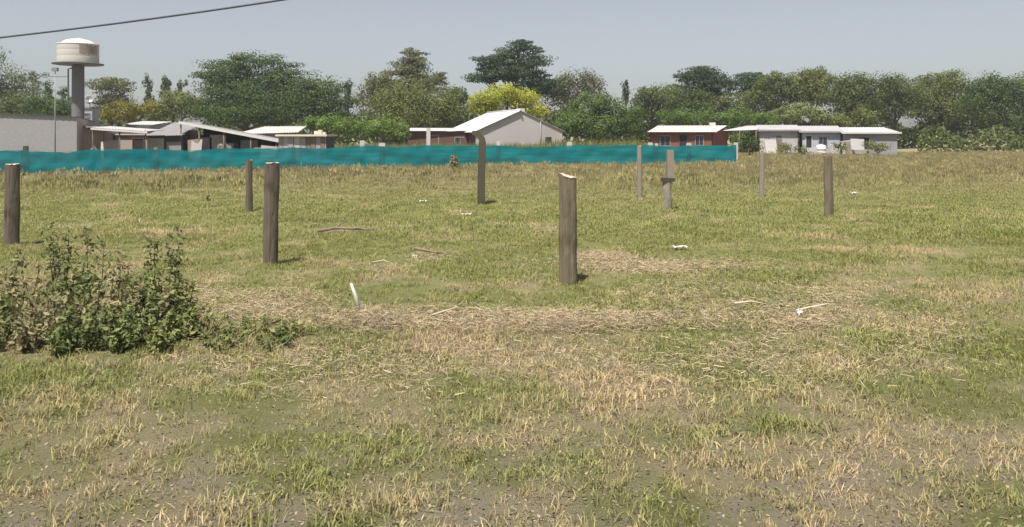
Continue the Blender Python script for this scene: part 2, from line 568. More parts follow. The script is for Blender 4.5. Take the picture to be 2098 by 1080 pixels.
M['rosette'] = foliage('broad_leaves_in_turf', (.13, .17, .055), (.17, .19, .075), .25, .4, 1.5)
short = [tuft('grass_tuft', 26, .048, .10, .006, 1.3, M['blade']), tuft('grass_tuftb', 20, .065, .10, .006, 1.1, M['blade']),
         tuft('grass_tuftcc', 30, .032, .12, .008, 2.0, M['blade']), tuft('grass_tuftdddd', 16, .085, .07, .005, 1.0, M['blade']), rosette('leafy_tuft')]
mid = [tuft('grass_midtuft', 26, .055, .21, .011, 1.4, M['blade']), tuft('grass_midtuftb', 24, .075, .20, .012, 1.2, M['blade'])]
tall = [tuft('seed_grass_tuft', 22, .20, .34, .016, .6, M['seed'], True), tuft('seed_grass_tuftb', 20, .16, .40, .017, .8, M['seed'], True),
        tuft('seed_grass_tuftccc', 14, .30, .34, .014, .5, M['seed'], True)]

ax, ay = wedge(3.3, 16, 150)
keep = (patch(ax, ay, .9) + .6 * patch(ax, ay, 2.7, 1) + RNG.normal(0, .8, len(ax)) > -1.3)
keep &= ay + .8 * patch(ax, ay, 1.7, 2) + RNG.normal(0, .9, len(ax)) > 2.6
ax, ay = ax[keep], ay[keep]
for px_, py_ in ((25, 505), (555, 540), (1163, 577)):
    d_ = F * CAMZ / (py_ - HY); a_ = RNG.uniform(0, 6.283, 70); r_ = .13 + np.abs(RNG.normal(0, .09, 70))
    ax = np.append(ax, X(px_, d_) + r_ * np.cos(a_)); ay = np.append(ay, d_ + r_ * np.sin(a_))
scatter('short_grass', np.stack([ax, ay, gz(ax, ay)], 1), RNG.uniform(.55, 1.2, len(ax)) * (1 + .3 * patch(ax, ay, 1.3, 3) * .6), short, 'short olive turf with straw dry blades over the near field')
bx, by = wedge(15, 38, 46)
scatter('mown_grass', np.stack([bx, by, gz(bx, by)], 1), RNG.uniform(.55, 1.2, len(bx)), mid, 'mown yellowish green grass around the far row of posts')
tx, ty = wedge(26, 80, 9)
keep = ty + 5 * patch(tx, ty, .12) + RNG.normal(0, 4, len(tx)) > 34
tx, ty = tx[keep], ty[keep]
ts = RNG.uniform(.55, 1.1, len(tx))
scatter('seed_grass', np.stack([tx, ty, gz(tx, ty)], 1), ts, tall, 'long reddish dry grass in seed along the foot of the teal net')

# tall green-yellow growth behind the net
M['tallgreen'] = foliage('tall_rank_grass', (.22, .22, .085), (.16, .18, .06), .3, .4, .25)
rank = [tuft('rank_grass_tuft', 26, 1.3, .7, .05, .4, M['tallgreen']), tuft('rank_grass_tuftb', 24, 1.0, .8, .055, .5, M['tallgreen'])]
n = 2600
qy = RNG.uniform(60, 74, n)
qp = RNG.uniform(660, 1345, n)
qx = (qp - CX) / F * qy
scatter('rank_grass', np.stack([qx, qy, gz(qx, qy)], 1), RNG.uniform(.6, 1.15, n) * np.where((qp > 1120) & (qp < 1320), 1.15, .95), rank, 'tall rank yellow green grass behind the net before the gable house')

# straw litter and dead stems lying on the field
def litter(name, pts, lo, hi, w, mat, label):
    n = len(pts)
    th = RNG.uniform(0, 6.283, n)
    el = np.abs(RNG.normal(0, .22, n))
    L = RNG.uniform(lo, hi, n)[:, None]
    D = np.stack([np.cos(th) * np.cos(el), np.sin(th) * np.cos(el), np.sin(el)], 1)
    S = np.stack([-np.sin(th), np.cos(th), RNG.normal(0, .5, n)], 1) * (w * RNG.uniform(.6, 1.4, n))[:, None]
    U = np.array([0, 0, 1.]) * (L * RNG.normal(.0, .025, (n, 1)))
    V = np.stack([pts - D * L / 2 - S / 2, pts - D * L / 2 + S / 2, pts + U + S / 2, pts + U - S / 2, pts + D * L / 2 + S / 3, pts + D * L / 2 - S / 3], 1)
    b = np.arange(n)[:, None] * 6
    Q = np.concatenate([b + np.array([0, 1, 2, 3]), b + np.array([3, 2, 4, 5])])
    o = link(name, mesh_np(name, V.reshape(-1, 3), Q, mat))
    return tag(o, label, 'dead grass', None, 'stuff')


def blobs(spec, n):
    """points in elongated patches given in photo pixels: (px, py, rx, ry, weight)"""
    w = np.array([s[4] for s in spec], float); w /= w.sum()
    k = RNG.choice(len(spec), n, p=w)
    s = np.array([q[:4] for q in spec], float)[k]
    px = s[:, 0] + RNG.normal(0, .5, n) * s[:, 2]
    py = np.maximum(s[:, 1] + RNG.normal(0, .5, n) * s[:, 3], 300)
    Y = F * CAMZ / (py - HY)
    x = (px - CX) / F * Y
    return np.stack([x, Y, gz(x, Y) + np.abs(RNG.normal(0, .03, n)) + .005], 1)


straw_spec = [(1330, 542, 190, 14, 8), (1240, 530, 60, 8, 3), (1250, 530, 60, 10, 1.6), (1480, 540, 120, 14, 1), (1200, 648, 260, 24, 6), (800, 652, 220, 22, 4), (500, 640, 160, 26, 3), (560, 610, 130, 30, 2.4), (1000, 640, 140, 25, 2),
              (1560, 640, 160, 40, 2.4), (1380, 590, 150, 25, 1.5), (790, 550, 50, 8, .8), (700, 470, 80, 8, 1), (130, 465, 60, 8, .7), (880, 525, 60, 10, .8),
              (1700, 610, 120, 35, 1.5), (1650, 655, 60, 14, 1), (1120, 470, 60, 8, .5), (420, 600, 60, 20, 1), (1500, 740, 400, 60, 2), (700, 740, 400, 60, 2.2), (1900, 680, 160, 60, 1.5)]
litter('straw', blobs(straw_spec, 60000), .025, .11, .0036, M['straw'], 'pale straw and cut dry stalks lying over the near turf')
twig_spec = [(760, 655, 140, 25, 2), (1150, 660, 160, 25, 2), (560, 620, 120, 25, 1.2), (1300, 650, 200, 25, 1), (900, 640, 100, 20, 1), (200, 640, 260, 50, 2.6), (1550, 655, 200, 25, .7), (880, 700, 500, 40, 1.4), (700, 472, 60, 6, .3)]
litter('dead_stems', blobs(twig_spec, 14000), .025, .11, .0038, M['twig'], 'brown dead stems raked up along the front of the field')

# crumbs of soil and dry leaf on the near ground
n = 16000
cy = 3.3 + 4.5 * RNG.uniform(0, 1, n) ** 1.3
cx = RNG.uniform(-.75, .75, n) * cy
V, Q = leaf_mesh(np.stack([cx, cy, gz(cx, cy) + .004], 1), RNG.normal(0, .4, (n, 3)) + np.array([0, 0, 1.]), RNG.uniform(.004, .016, n), .6)
M['crumb'] = foliage('dry_crumbs', (.30, .24, .17), (.14, .11, .075), 0, .6, 3)
tag(link('leaf_litter', mesh_np('leaf_litter', V, Q, M['crumb'])), 'dry leaf crumbs and specks of soil on the near bare ground', 'leaf litter', None, 'stuff')

# ------------------------------------------------------------------ trees
FOL = {
    'dark': foliage('dark_green_leaves', (0.051, 0.092, 0.026), (0.093, 0.133, 0.041)),
    'cedar': foliage('blue_green_needles', (0.039, 0.069, 0.036), (0.063, 0.097, 0.048)),
    'mid': foliage('mid_green_leaves', (0.085, 0.143, 0.036), (0.128, 0.189, 0.050)),
    'bright': foliage('bright_green_leaves', (0.134, 0.220, 0.043), (0.189, 0.256, 0.062)),
    'olive': foliage('olive_leaves', (0.128, 0.159, 0.043), (0.171, 0.186, 0.058)),
    'brown': foliage('brownish_leaves', (0.146, 0.138, 0.066), (0.132, 0.143, 0.058)),
    'grey': foliage('grey_green_leaves', (0.159, 0.186, 0.106), (0.134, 0.164, 0.089)),
    'yellow': foliage('yellow_leaves', (0.415, 0.422, 0.050), (0.329, 0.365, 0.048)),
    'mustard': foliage('mustard_leaves', (0.244, 0.215, 0.036), (0.171, 0.174, 0.043)),
    'wood': foliage('deep_olive_leaves', (0.078, 0.113, 0.034), (0.115, 0.138, 0.043)),
    'pale': foliage('pale_olive_leaves', (0.232, 0.262, 0.102), (0.195, 0.228, 0.078)),
}


def crown_points(lobes, D, style, dens, leaf):
    Cs, Ns, Ss = [], [], []
    for (cx, cy, rx, ry) in lobes:
        c = np.array(P(cx, cy, D))
        a, b = rx / F * D, ry / F * D
        rad = np.array([a, max(a * .85, .6), b])
        area = 4 * math.pi * ((a * a * 1.0 + 2 * a * b) / 3)
        nl = max(60, int(area * dens))
        per = 75
        nc = max(6, nl // per)
        d = nrm(RNG.normal(size=(nc, 3)))
        rr = RNG.uniform(.5, 1.05, (nc, 1)) ** .6
        cc = c + d * rad * rr
        cs = RNG.uniform(.55, 1.4, nc) * np.clip(.165 * (a + b), .30, 1.0)
        k = RNG.integers(0, nc, nl)
        off = RNG.normal(size=(nl, 3))
        off /= np.maximum(1, np.linalg.norm(off, axis=1, keepdims=True) / 1.4)
        flat = {'broad': (1, 1, .7), 'layer': (1.5, 1.5, .30), 'soft': (.8, .8, 1.15), 'spire': (.55, .55, 1.1)}[style]
        off *= np.array(flat)
        pts = cc[k] + off * cs[k][:, None]
        nr = nrm(off) * 1.0 + d[k] * .3 + RNG.normal(0, .35, (nl, 3)) + np.array([0, 0, .30])
        Cs.append(pts); Ns.append(nr); Ss.append(leaf * RNG.uniform(.55, 1.3, nl))
        ni = nl // 4                                # the inside of the crown
        pi = c + nrm(RNG.normal(size=(ni, 3))) * rad * (RNG.uniform(0, .6, (ni, 1)) ** .5)
        Cs.append(pi); Ns.append(RNG.normal(size=(ni, 3))); Ss.append(leaf * RNG.uniform(.8, 1.5, ni))
    return np.concatenate(Cs), np.concatenate(Ns), np.concatenate(Ss)


def tree(name, label, D, lobes, fol, style='broad', trunk=.25, dens=38, leaf=.125, group='trees beyond the field', cat='tree', bx=None, low=True):
    """lobes: ellipsoids of the crown seen at distance D, measured in photo pixels"""
    leaf = leaf * D / 100
    dens = dens * (100 / D) ** 1.6
    mx = sum(l[0] * l[2] for l in lobes) / sum(l[2] for l in lobes) if bx is None else bx
    base = Vector((X(mx, D), D, float(gz(X(mx, D), D))))
    root = empty(name, base)
    tag(root, label, cat, group)
    C_, N__, S_ = crown_points(lobes, D, style, dens, leaf)
    keep = C_[:, 2] > .25
    C_, N__, S_ = C_[keep], N__[keep], S_[keep]
    V, Q = leaf_mesh(C_ - np.array(base), N__, S_, .6)
    link('crown', mesh_np('crown', V, Q, FOL[fol]), root)
    mb = MB()
    top = max(Z(l[1], D) for l in lobes)
    pts = [Vector((0, 0, -.3))]
    hh = top - base.z
    tx = X(sum(l[0] for l in lobes) / len(lobes), D) - base.x
    for i in range(1, 6):
        t = i / 5
        pts.append(Vector((tx * t + random.uniform(-.12, .12), random.uniform(-.15, .15), hh * t)))
    rad = [trunk * 1.35] + [trunk * (1 - .8 * i / 5) for i in range(1, 6)]
    mb.tube(pts, rad, 9)
    for l in lobes:
        c = P(l[0], l[1], D) - base
        s = max(.25, min(.7, (c.z - 1.0) / max(hh, .1) * .6))
        p0 = pts[0].lerp(pts[-1], s)
        m_ = p0.lerp(c, .55) + Vector((0, 0, -.2))
        mb.tube([p0, m_, c], [trunk * .45, trunk * .3, trunk * .12], 6)
        for q in range(3):
            e = c + Vector((random.uniform(-.7, .7) * l[2] / F * D, random.uniform(-.6, .6) * l[2] / F * D, random.uniform(-.2, .75) * l[3] / F * D))
            mb.tube([m_, m_.lerp(e, .5) + Vector((0, 0, .15)), e], [trunk * .22, trunk * .15, trunk * .05], 5)
    mb.build('trunk', M['bark'], root)
    return root


T = tree
T('broadleaf_tree', 'green tree at the very left whose crown edge pokes in below the cable', 92, [(-52, 118, 54, 44), (-80, 170, 60, 50)], 'mid')
T('grey_leaved_tree', 'grey green open crowned tree left of the water tower above the grey shed', 96, [(15, 172, 46, 32), (45, 190, 40, 28), (-20, 190, 40, 34)], 'grey', dens=17)
T('sparse_tree', 'thin sparse grey tree just right of the grey green crown by the tower', 104, [(66, 158, 30, 13), (76, 178, 14, 16)], 'grey', dens=14)
T('small_tree', 'small narrow dark tree between the sparse tree and the tower column', 100, [(100, 186, 11, 18), (102, 205, 16, 16)], 'dark')
T('small_tree', 'smallest dark treetop right beside the tower column', 98, [(130, 192, 11, 12), (132, 212, 18, 16)], 'dark')
T('broadleaf_tree', 'dark green rounded tree behind the left end of the grey shed roof', 88, [(10, 215, 45, 28), (50, 218, 40, 24)], 'wood')
T('broadleaf_tree', 'dark bushy tree behind the grey shed just left of the tower column', 86, [(95, 222, 40, 22), (135, 226, 30, 20)], 'dark')
T('flat_topped_tree', 'brownish flat topped tree to the right of the water tower', 92, [(228, 173, 42, 14), (240, 200, 26, 24), (215, 215, 32, 26)], 'brown', 'layer')
T('mustard_shrub', 'mustard yellow bushy tree below the brown flat topped tree', 84, [(262, 225, 34, 20), (300, 220, 30, 13), (228, 236, 26, 18)], 'mustard')
T('poplar_tree', 'left of the three slender poplars on the skyline', 135, [(303, 174, 9, 22), (304, 200, 12, 22)], 'dark', 'spire')
T('poplar_tree', 'middle and tallest of the three slender poplars on the skyline', 135, [(339, 168, 10, 18), (340, 190, 13, 20)], 'dark', 'spire')
T('poplar_tree', 'right and shortest of the three slender poplars on the skyline', 135, [(372, 176, 10, 14), (372, 198, 14, 18)], 'dark', 'spire')
T('broadleaf_tree', 'low olive green tree between the poplars and the big dark green tree', 98, [(352, 216, 44, 26), (395, 215, 36, 28), (320, 232, 34, 18)], 'olive')
T('big_broadleaf_tree', 'biggest dark green spreading tree behind the ruined sheds', 95, [(455, 160, 46, 40), (510, 142, 42, 34), (566, 146, 40, 38), (428, 158, 26, 16), (470, 205, 62, 36), (545, 200, 66, 40), (500, 232, 86, 26), (440, 226, 44, 24), (560, 236, 56, 20), (592, 178, 26, 34), (484, 128, 22, 18)], 'dark', 'layer', .4)
T('broadleaf_tree', 'dark green lower tree joined to the right side of the biggest tree', 93, [(630, 182, 34, 34), (668, 188, 38, 32), (610, 222, 50, 30), (672, 222, 46, 30)], 'dark', 'layer')
T('cypress_tree', 'slim dark cypress standing in the gap right of the big dark trees', 118, [(713, 184, 10, 18), (713, 208, 14, 22)], 'cedar', 'spire')
T('broadleaf_tree', 'brownish grey tree leaning on the left of the conifer with a square top', 108, [(780, 172, 34, 24), (760, 198, 34, 26), (800, 200, 40, 28)], 'brown')
T('old_conifer', 'brown green conifer with a blunt square top and a side limb', 112, [(845, 110, 24, 15), (842, 130, 38, 14), (838, 150, 44, 14), (848, 172, 50, 20), (898, 162, 18, 19), (870, 180, 30, 18)], 'brown', 'layer', .35, dens=36)
T('willow_tree', 'soft olive willow like tree behind the brown lean to of the gable house', 92, [(800, 212, 44, 32), (850, 206, 56, 34), (905, 218, 48, 32), (850, 238, 84, 28), (930, 228, 34, 26)], 'olive', 'soft', dens=36)
T('broadleaf_tree', 'small dark green tree between the willow like tree and the yellow tree', 112, [(938, 190, 28, 18), (925, 206, 30, 20)], 'dark')
T('green_shrub', 'bright green shrub on the left behind the planked shed corner', 76, [(672, 256, 34, 17), (640, 254, 26, 14), (700, 262, 34, 20)], 'bright', leaf=.13)
T('green_shrub', 'bright green rounded shrub left of the brown lean to', 78, [(790, 260, 42, 20), (750, 264, 36, 20), (820, 268, 26, 16)], 'bright', leaf=.13)
T('cedar_tree', 'tallest dark blue green cedar with layered boughs and sky showing through', 106, [(1066, 92, 26, 14), (1038, 108, 36, 11), (1092, 108, 20, 16), (1008, 122, 38, 8), (1082, 128, 42, 16), (1030, 134, 44, 10), (992, 160, 38, 9), (1050, 152, 56, 13), (1108, 160, 30, 18), (1120, 180, 34, 18), (1090, 176, 40, 16), (985, 142, 18, 6)], 'cedar', 'layer', .45, bx=1060, dens=36)
T('yellow_tree', 'bright yellow leaved tree above the roof of the gable house', 97, [(1035, 194, 52, 20), (990, 206, 34, 15), (1075, 206, 40, 18), (1104, 224, 28, 14), (1000, 224, 40, 16)], 'yellow', leaf=.13)
T('broadleaf_tree', 'pale brownish tree with a rounded top right of the cedar', 108, [(1185, 168, 46, 22), (1220, 176, 32, 20), (1150, 184, 36, 24), (1175, 205, 60, 24)], 'brown', dens=22)
T('broadleaf_tree', 'full mid green tree at the right side of the gable house', 84, [(1215, 212, 38, 26), (1180, 240, 38, 28), (1250, 232, 46, 32), (1212, 258, 58, 24), (1290, 238, 28, 26), (1292, 268, 34, 20), (1165, 264, 28, 18)], 'mid', dens=34)
T('cypress_tree', 'tiny dark cypress tip on the skyline right of the mid green tree', 125, [(1282, 180, 9, 13), (1282, 198, 12, 18)], 'cedar', 'spire')
W = 'trees of the wood on the right'
T('broadleaf_tree', 'olive rounded tree of the wood directly behind the mid green tree', 112, [(1330, 202, 36, 26), (1362, 208, 40, 32), (1320, 230, 40, 22)], 'wood', group=W)
T('stone_pine', 'dark tall pine of the wood rising over the red brick house', 116, [(1432, 152, 42, 15), (1462, 166, 42, 18), (1408, 158, 24, 9), (1425, 180, 46, 18), (1470, 190, 40, 20)], 'cedar', 'layer', .35, group=W)
T('broadleaf_tree', 'olive tree of the wood below the tall dark pine', 104, [(1400, 205, 44, 28), (1440, 218, 46, 28), (1490, 220, 40, 26)], 'wood', group=W)
T('stone_pine', 'dark pine of the wood with a notch of sky on its left', 118, [(1535, 160, 32, 12), (1560, 172, 36, 16), (1530, 184, 36, 18)], 'cedar', 'layer', group=W)
T('broadleaf_tree', 'deep olive tree of the wood above the left end of the white houses', 110, [(1590, 162, 34, 18), (1575, 190, 44, 24), (1545, 208, 44, 22), (1610, 190, 36, 26)], 'wood', group=W)
T('broadleaf_tree', 'highest olive brown tree of the wood near its right side', 112, [(1668, 156, 36, 18), (1638, 170, 36, 20), (1690, 176, 40, 22), (1660, 196, 50, 22)], 'olive', group=W)
T('broadleaf_tree', 'olive tree of the wood at the right above the grey house', 106, [(1745, 176, 40, 24), (1722, 198, 40, 26), (1768, 200, 40, 30), (1745, 228, 50, 24)], 'wood', group=W)
T('pale_shrub', 'pale olive shrub in front of the wood above the white house roofs', 92, [(1640, 230, 34, 18), (1600, 238, 26, 14), (1672, 238, 24, 14)], 'pale', group=W)
T('green_shrub', 'low green shrub behind the roof of the red brick house', 90, [(1420, 240, 46, 14), (1380, 242, 36, 13), (1465, 246, 30, 12)], 'mid', group=W)
T('green_shrub', 'low green shrub above the roof seam between brick house and white house', 90, [(1520, 242, 44, 14), (1570, 246, 30, 12), (1490, 250, 26, 12)], 'mid', group=W)
T('green_shrub', 'low yellow green shrub at the back of the grey house', 92, [(1720, 246, 30, 12), (1770, 242, 30, 16)], 'olive', group=W)
T('broadleaf_tree', 'dark olive tree of the wood beyond the right end of the white houses', 108, [(1830, 178, 46, 28), (1860, 204, 50, 30), (1810, 222, 46, 26)], 'wood', group=W)
T('broadleaf_tree', 'tall olive brown tree of the wood towards the right edge', 114, [(1930, 168, 44, 24), (1900, 192, 46, 28), (1955, 200, 50, 32), (1925, 230, 60, 26)], 'olive', group=W)
T('broadleaf_tree', 'dark green tree of the wood at the right edge', 104, [(2040, 176, 44, 28), (2010, 206, 50, 32), (2080, 196, 50, 36), (2050, 236, 60, 26)], 'dark', group=W)
T('broadleaf_tree', 'olive tree of the wood cut by the right edge', 110, [(2140, 180, 50, 36), (2160, 220, 70, 34)], 'wood', group=W)

# far undergrowth that fills the foot of the wood
n = 26000
up = RNG.uniform(-260, 2400, n)
uy = RNG.uniform(112, 124, n)
ux = (up - CX) / F * uy
ht = 4.8 + 1.6 * np.sin(up * .021) * np.sin(up * .0083 + 1) + .9 * np.sin(up * .06)
uz = ht * RNG.uniform(0, 1, n) ** .7
V, Q = leaf_mesh(np.stack([ux, uy, uz], 1), RNG.normal(size=(n, 3)) + np.array([0, -.6, .5]), RNG.uniform(.25, .5, n), .6)
tag(link('undergrowth', mesh_np('undergrowth', V, Q, FOL['wood'])), 'dark undergrowth filling the foot of the far trees', 'undergrowth', None, 'stuff')
n = 5200
up = np.concatenate([RNG.uniform(1500, 1575, n // 4), RNG.uniform(-60, 190, n // 4), RNG.uniform(1880, 2250, n // 2)])
uy = RNG.uniform(80, 86, n)
uz = RNG.uniform(0, 2.3, n) * (1 + .3 * np.sin(up * .05))
V, Q = leaf_mesh(np.stack([(up - CX) / F * uy, uy, uz], 1), RNG.normal(size=(n, 3)) + np.array([0, -.6, .5]), RNG.uniform(.12, .26, n), .6)
tag(link('scrub', mesh_np('scrub', V, Q, FOL['wood'])), 'dark scrub between and beside the houses', 'scrub', None, 'stuff')
T('dark_bush', 'dark rounded bush at the right end of the teal net', 66, [(1528, 292, 20, 14), (1546, 300, 14, 10)], 'wood', leaf=.13, trunk=.06, dens=26, cat='bush', group='bushes by the net')


# ------------------------------------------------------------------ buildings
def wall_run(mb, p0, p1, h0, h1, th=.2, z0=-.2, mi=0):
    """a thick wall between two ground points with its own top heights"""
    a, b = Vector((p0[0], p0[1], 0)), Vector((p1[0], p1[1], 0))
    d = (b - a).normalized()
    q = Vector((-d.y, d.x, 0)) * th / 2
    vs = []
    for z_a, z_b in ((z0, z0), (h0, h1)):
        vs += [a - q + Vector((0, 0, z_a)), b - q + Vector((0, 0, z_b)), b + q + Vector((0, 0, z_b)), a + q + Vector((0, 0, z_a))]
    mb.add(vs, [(3, 2, 1, 0), (4, 5, 6, 7), (0, 1, 5, 4), (1, 2, 6, 5), (2, 3, 7, 6), (3, 0, 4, 7)], mi)


def corrugated(mb, A, B, C_, D_, pitch=.18, amp=.02, th=.012, mi=0):
    """corrugated sheet over the corners A-B (low edge), D-C (high edge); ribs run from low to high"""
    A, B, C_, D_ = map(Vector, (A, B, C_, D_))
    n = max(2, int((B - A).length / pitch * 2))
    up = (B - A).cross(D_ - A).normalized()
    if up.z < 0: up = -up
    vs, fs = [], []
    for i in range(n + 1):
        t = i / n
        o = up * (amp if i % 2 else -amp)
        lo, hi = A.lerp(B, t) + o, D_.lerp(C_, t) + o
        vs += [lo, hi, lo - up * th, hi - up * th]
    for i in range(n):
        b, c = i * 4, i * 4 + 4
        fs += [(b, c, c + 1, b + 1), (b + 3, c + 3, c + 2, b + 2), (b, b + 2, c + 2, c), (b + 1, c + 1, c + 3, b + 3)]
    fs += [(0, 1, 3, 2), (n * 4, n * 4 + 2, n * 4 + 3, n * 4 + 1)]
    mb.add(vs, fs, mi)


def opening(parent, p0, p1, za, zb, name='window', mat='glass', frame='dim_wall', off=.11, fw=.06, bar=True):
    """window or door between two points of a wall face: frame proud of the wall and a pane or leaf in it"""
    a, b = Vector((p0[0], p0[1], 0)), Vector((p1[0], p1[1], 0))
    d = (b - a).normalized(); L = (b - a).length
    ang = math.atan2(d.y, d.x)
    fm = MB()
    fm.box(0, fw, -.05, .04, za, zb); fm.box(L - fw, L, -.05, .04, za, zb)
    fm.box(fw, L - fw, -.048, .038, zb - fw, zb); fm.box(fw, L - fw, -.048, .038, za, za + fw)
    if bar: fm.box(L / 2 - .02, L / 2 + .02, -.04, .03, za + fw, zb - fw)
    w = fm.build(name, M[frame], parent, a + Vector((0, 0, 0)) + Vector((d.y, -d.x, 0)) * off, (0, 0, ang))
    pm = MB().box(fw, L - fw, -.01, .012, za + fw, zb - fw)
    pm.build('pane' if name == 'window' else 'leaf', M[mat], w)
    return w


def pt(px, Y): return (X(px, Y), Y)


# long grey shed on the left
b0, b1 = pt(-130, 50.3), pt(158, 53)
root = empty('grey_shed', (0, 0, 0))
tag(root, 'long plain grey shed at the left edge behind the teal net', 'shed')
mb = MB(); wall_run(mb, b0, b1, 3.48, 3.16); mb.build('wall', M['grey_wall'], root)
d = Vector((b1[0] - b0[0], b1[1] - b0[1], 0)).normalized(); q = Vector((-d.y, d.x, 0))
e0, e1 = Vector((*b0, 0)) + q * 8, Vector((*b1, 0)) + q * 8
mb = MB(); wall_run(mb, Vector((*b1, 0)) + q * .1 + d * -.1, e1 - d * .1, 3.14, 2.9); mb.build('end_wall', M['pink_wall'], root)
mb = MB(); wall_run(mb, e1 - d * .1, e0, 2.9, 2.9); wall_run(mb, e0 + d * .1, Vector((*b0, 0)) + q * .1 + d * .1, 2.9, 3.1); mb.build('rear_wall', M['grey_wall'], root)
mb = MB()
corrugated(mb, Vector((*b0, 2.95)) + q * 8, Vector((*b1, 2.95)) + q * 8, Vector((*b1, 3.19)) - q * .2, Vector((*b0, 3.51)) - q * .2, .35, .02)
mb.build('roof', M['zinc_grey'], root)

# pinkish block beside it
root = empty('pink_block_hut', (0, 0, 0))
tag(root, 'low pinkish bare block hut between the grey shed and the white awning', 'hut')
a, b = pt(166, 55.2), pt(212, 56)
zt = Z(262, 55.5)
mb = MB(); wall_run(mb, a, b, zt, zt - .1); wall_run(mb, (b[0] - .1, b[1] + .1), (b[0] - .1, b[1] + 4), zt - .1, zt - .2); wall_run(mb, (a[0] + .1, a[1] + .1), (a[0] + .1, a[1] + 4), zt, zt - .1)
mb.build('wall', M['pink_wall'], root)
MB().box(a[0] - .15, b[0] + .1, a[1] - .15, b[1] + 4.2, zt + .01, zt + .12).build('roof', M['zinc_grey'], root)

# low white outhouse standing next to the tower
root = empty('white_outhouse', (0, 0, 0))
tag(root, 'small white box like outhouse right of the foot of the tower column', 'outhouse')
a, b = pt(170, 60), pt(190, 60)
mb = MB(); mb.box(a[0], b[0], 60, 60.9, -.1, Z(222, 60)); mb.build('wall', M['white_wall'], root)
MB().box(a[0] - .1, b[0] + .1, 59.9, 61.0, Z(222, 60) + .005, Z(222, 60) + .12).build('roof', M['zinc_grey'], root)
w = opening(root, (a[0] + .15, 59.99), (a[0] + .55, 59.99), Z(240, 60), Z(231, 60), off=.03)

root = empty('satellite_dish', (X(183, 59.6), 59.6, Z(220, 60)))
tag(root, 'dark satellite dish on a short mast on the white outhouse roof', 'dish')
mb = MB(); mb.lathe([(0, 0), (.12, .012), (.25, .05), (.36, .11), (.345, .12), (.24, .065), (.1, .03), (0, .02)], n=24)
mb.build('dish', M['metal'], root, (0, 0, .55), (R(68), 0, R(25)))
mb = MB(); mb.tube([(0, .1, -.12), (0, .1, .55)], .03, 8); mb.build('mast', M['metal'], root)
mb = MB(); mb.tube([(0, -.02, .3), (.12, -.4, .62)], .014, 6); mb.box(.08, .16, -.45, -.38, .58, .67); mb.build('feed_arm', M['metal'], root)

# water tower
TD = 57.0
tx0 = X(160, TD)
root = empty('water_tower', (tx0, TD, 0))
tag(root, 'cream round water tank with white domed top on a thick grey column', 'water tower')
s = TD / F
mb = MB(); mb.lathe([(.45, -.3), (.43, 2), (.41, Z(134, TD) - .02)], n=32); mb.build('column', M['column'], root)
zb, zt = Z(133, TD), Z(92, TD)
mb = MB()
for i in range(3):
    z0 = zb + .14 + (zt - zb - .14) * i / 3; z1 = zb + .14 + (zt - zb - .14) * (i + 1) / 3
    mb.lathe([(0 if i == 0 else 1.36, z0), (1.366, z0), (1.368, z0 + .012), (1.368, z1 - .012), (1.366, z1)], n=56)
mb.build('tank', M['tank'], root)
mb = MB(); mb.lathe([(1.39, zt - .02), (1.40, zt + .04), (1.12, zt + .08), (1.02, zt + .19), (.82, zt + .31), (.5, zt + .40), (.2, zt + .43), (0, zt + .43)], n=56); mb.build('dome', M['dome'], root)
mb = MB(); mb.lathe([(.0, zb), (1.68, zb + .01), (1.70, zb + .05), (1.68, zb + .10), (1.4, zb + .13), (0, zb + .13)], n=56); mb.build('platform', M['column'], root)
mb = MB(); mb.tube([(.1, .2, zt + .41), (.1, .2, zt + .49)], .30, 14); mb.build('hatch', M['concw'], root)
mb = MB()                              # worn dark patch, a thin skin 4 mm proud of the tank
vs, fs = [], []
n = 14
for j in range(5):
    for i in range(n + 1):
        t = R(-58 + i * 4.2)
        zz = zt - .12 - j * .16 + .05 * math.sin(i * 1.7) + (.04 * math.cos(i * 2.3) if j in (0, 4) else 0)
        vs.append((1.3715 * math.cos(t), 1.3715 * math.sin(t), zz))
for j in range(4):
    for i in range(n): fs.append((j * (n + 1) + i, (j + 1) * (n + 1) + i, (j + 1) * (n + 1) + i + 1, j * (n + 1) + i + 1))
mb.add(vs, fs); mb.build('stain', M['rust'], root)
mb = MB(); mb.tube([(-.66, -.1, 4.2), (-.66, -.1, zb - .3), (-.4, -.1, zb - .25)], .06, 8); mb.build('pipe', M['metal'], root)

# slim service pole before the grey shed
D_ = 47.0
root = empty('service_pole', (X(113, D_), D_, 0))
tag(root, 'slim grey metal pole with short crossarm standing before the grey shed', 'pole')
mb = MB(); mb.tube([(0, 0, -.3), (0, 0, 3), (0, 0, Z(140, D_))], [.04, .034, .024], 10); mb.build('pole', M['metal'], root)
mb = MB(); mb.box(-.35, .75, -.03, .03, Z(158, D_), Z(156, D_)); mb.build('crossarm', M['metal'], root)
mb = MB(); mb.box(-.16, .16, -.1, .1, Z(146, D_), Z(139, D_)); mb.build('junction_box', M['metal'], root)

# white awning with props, then the ruined sheds
root = empty('white_awning', (0, 0, 0))
tag(root, 'bright white sheet awning on thin props right of the pinkish hut', 'awning')
A, B = P(186, 261, 54), P(302, 269, 54)
mb = MB(); corrugated(mb, A, B, B + Vector((0, 2.6, .10)), A + Vector((0, 2.6, .10)), .2, .02)
mb.build('roof_sheet', M['zinc'], root)
mb = MB(); mb.box(0, (B - A).length, -.02, .03, -.16, -.03, M=Matrix.Translation(A) @ Matrix.Rotation(-math.atan2(A.z - B.z, B.x - A.x) * -1, 4, 'Y')); mb.build('fascia', M['white'], root)
for px in (190, 245, 298):
    mb = MB(); x = X(px, 54.2); mb.tube([(x, 54.2, -.2), (x, 54.2, Z(266, 54))], .045, 8); mb.build('prop', M['wood'], root)

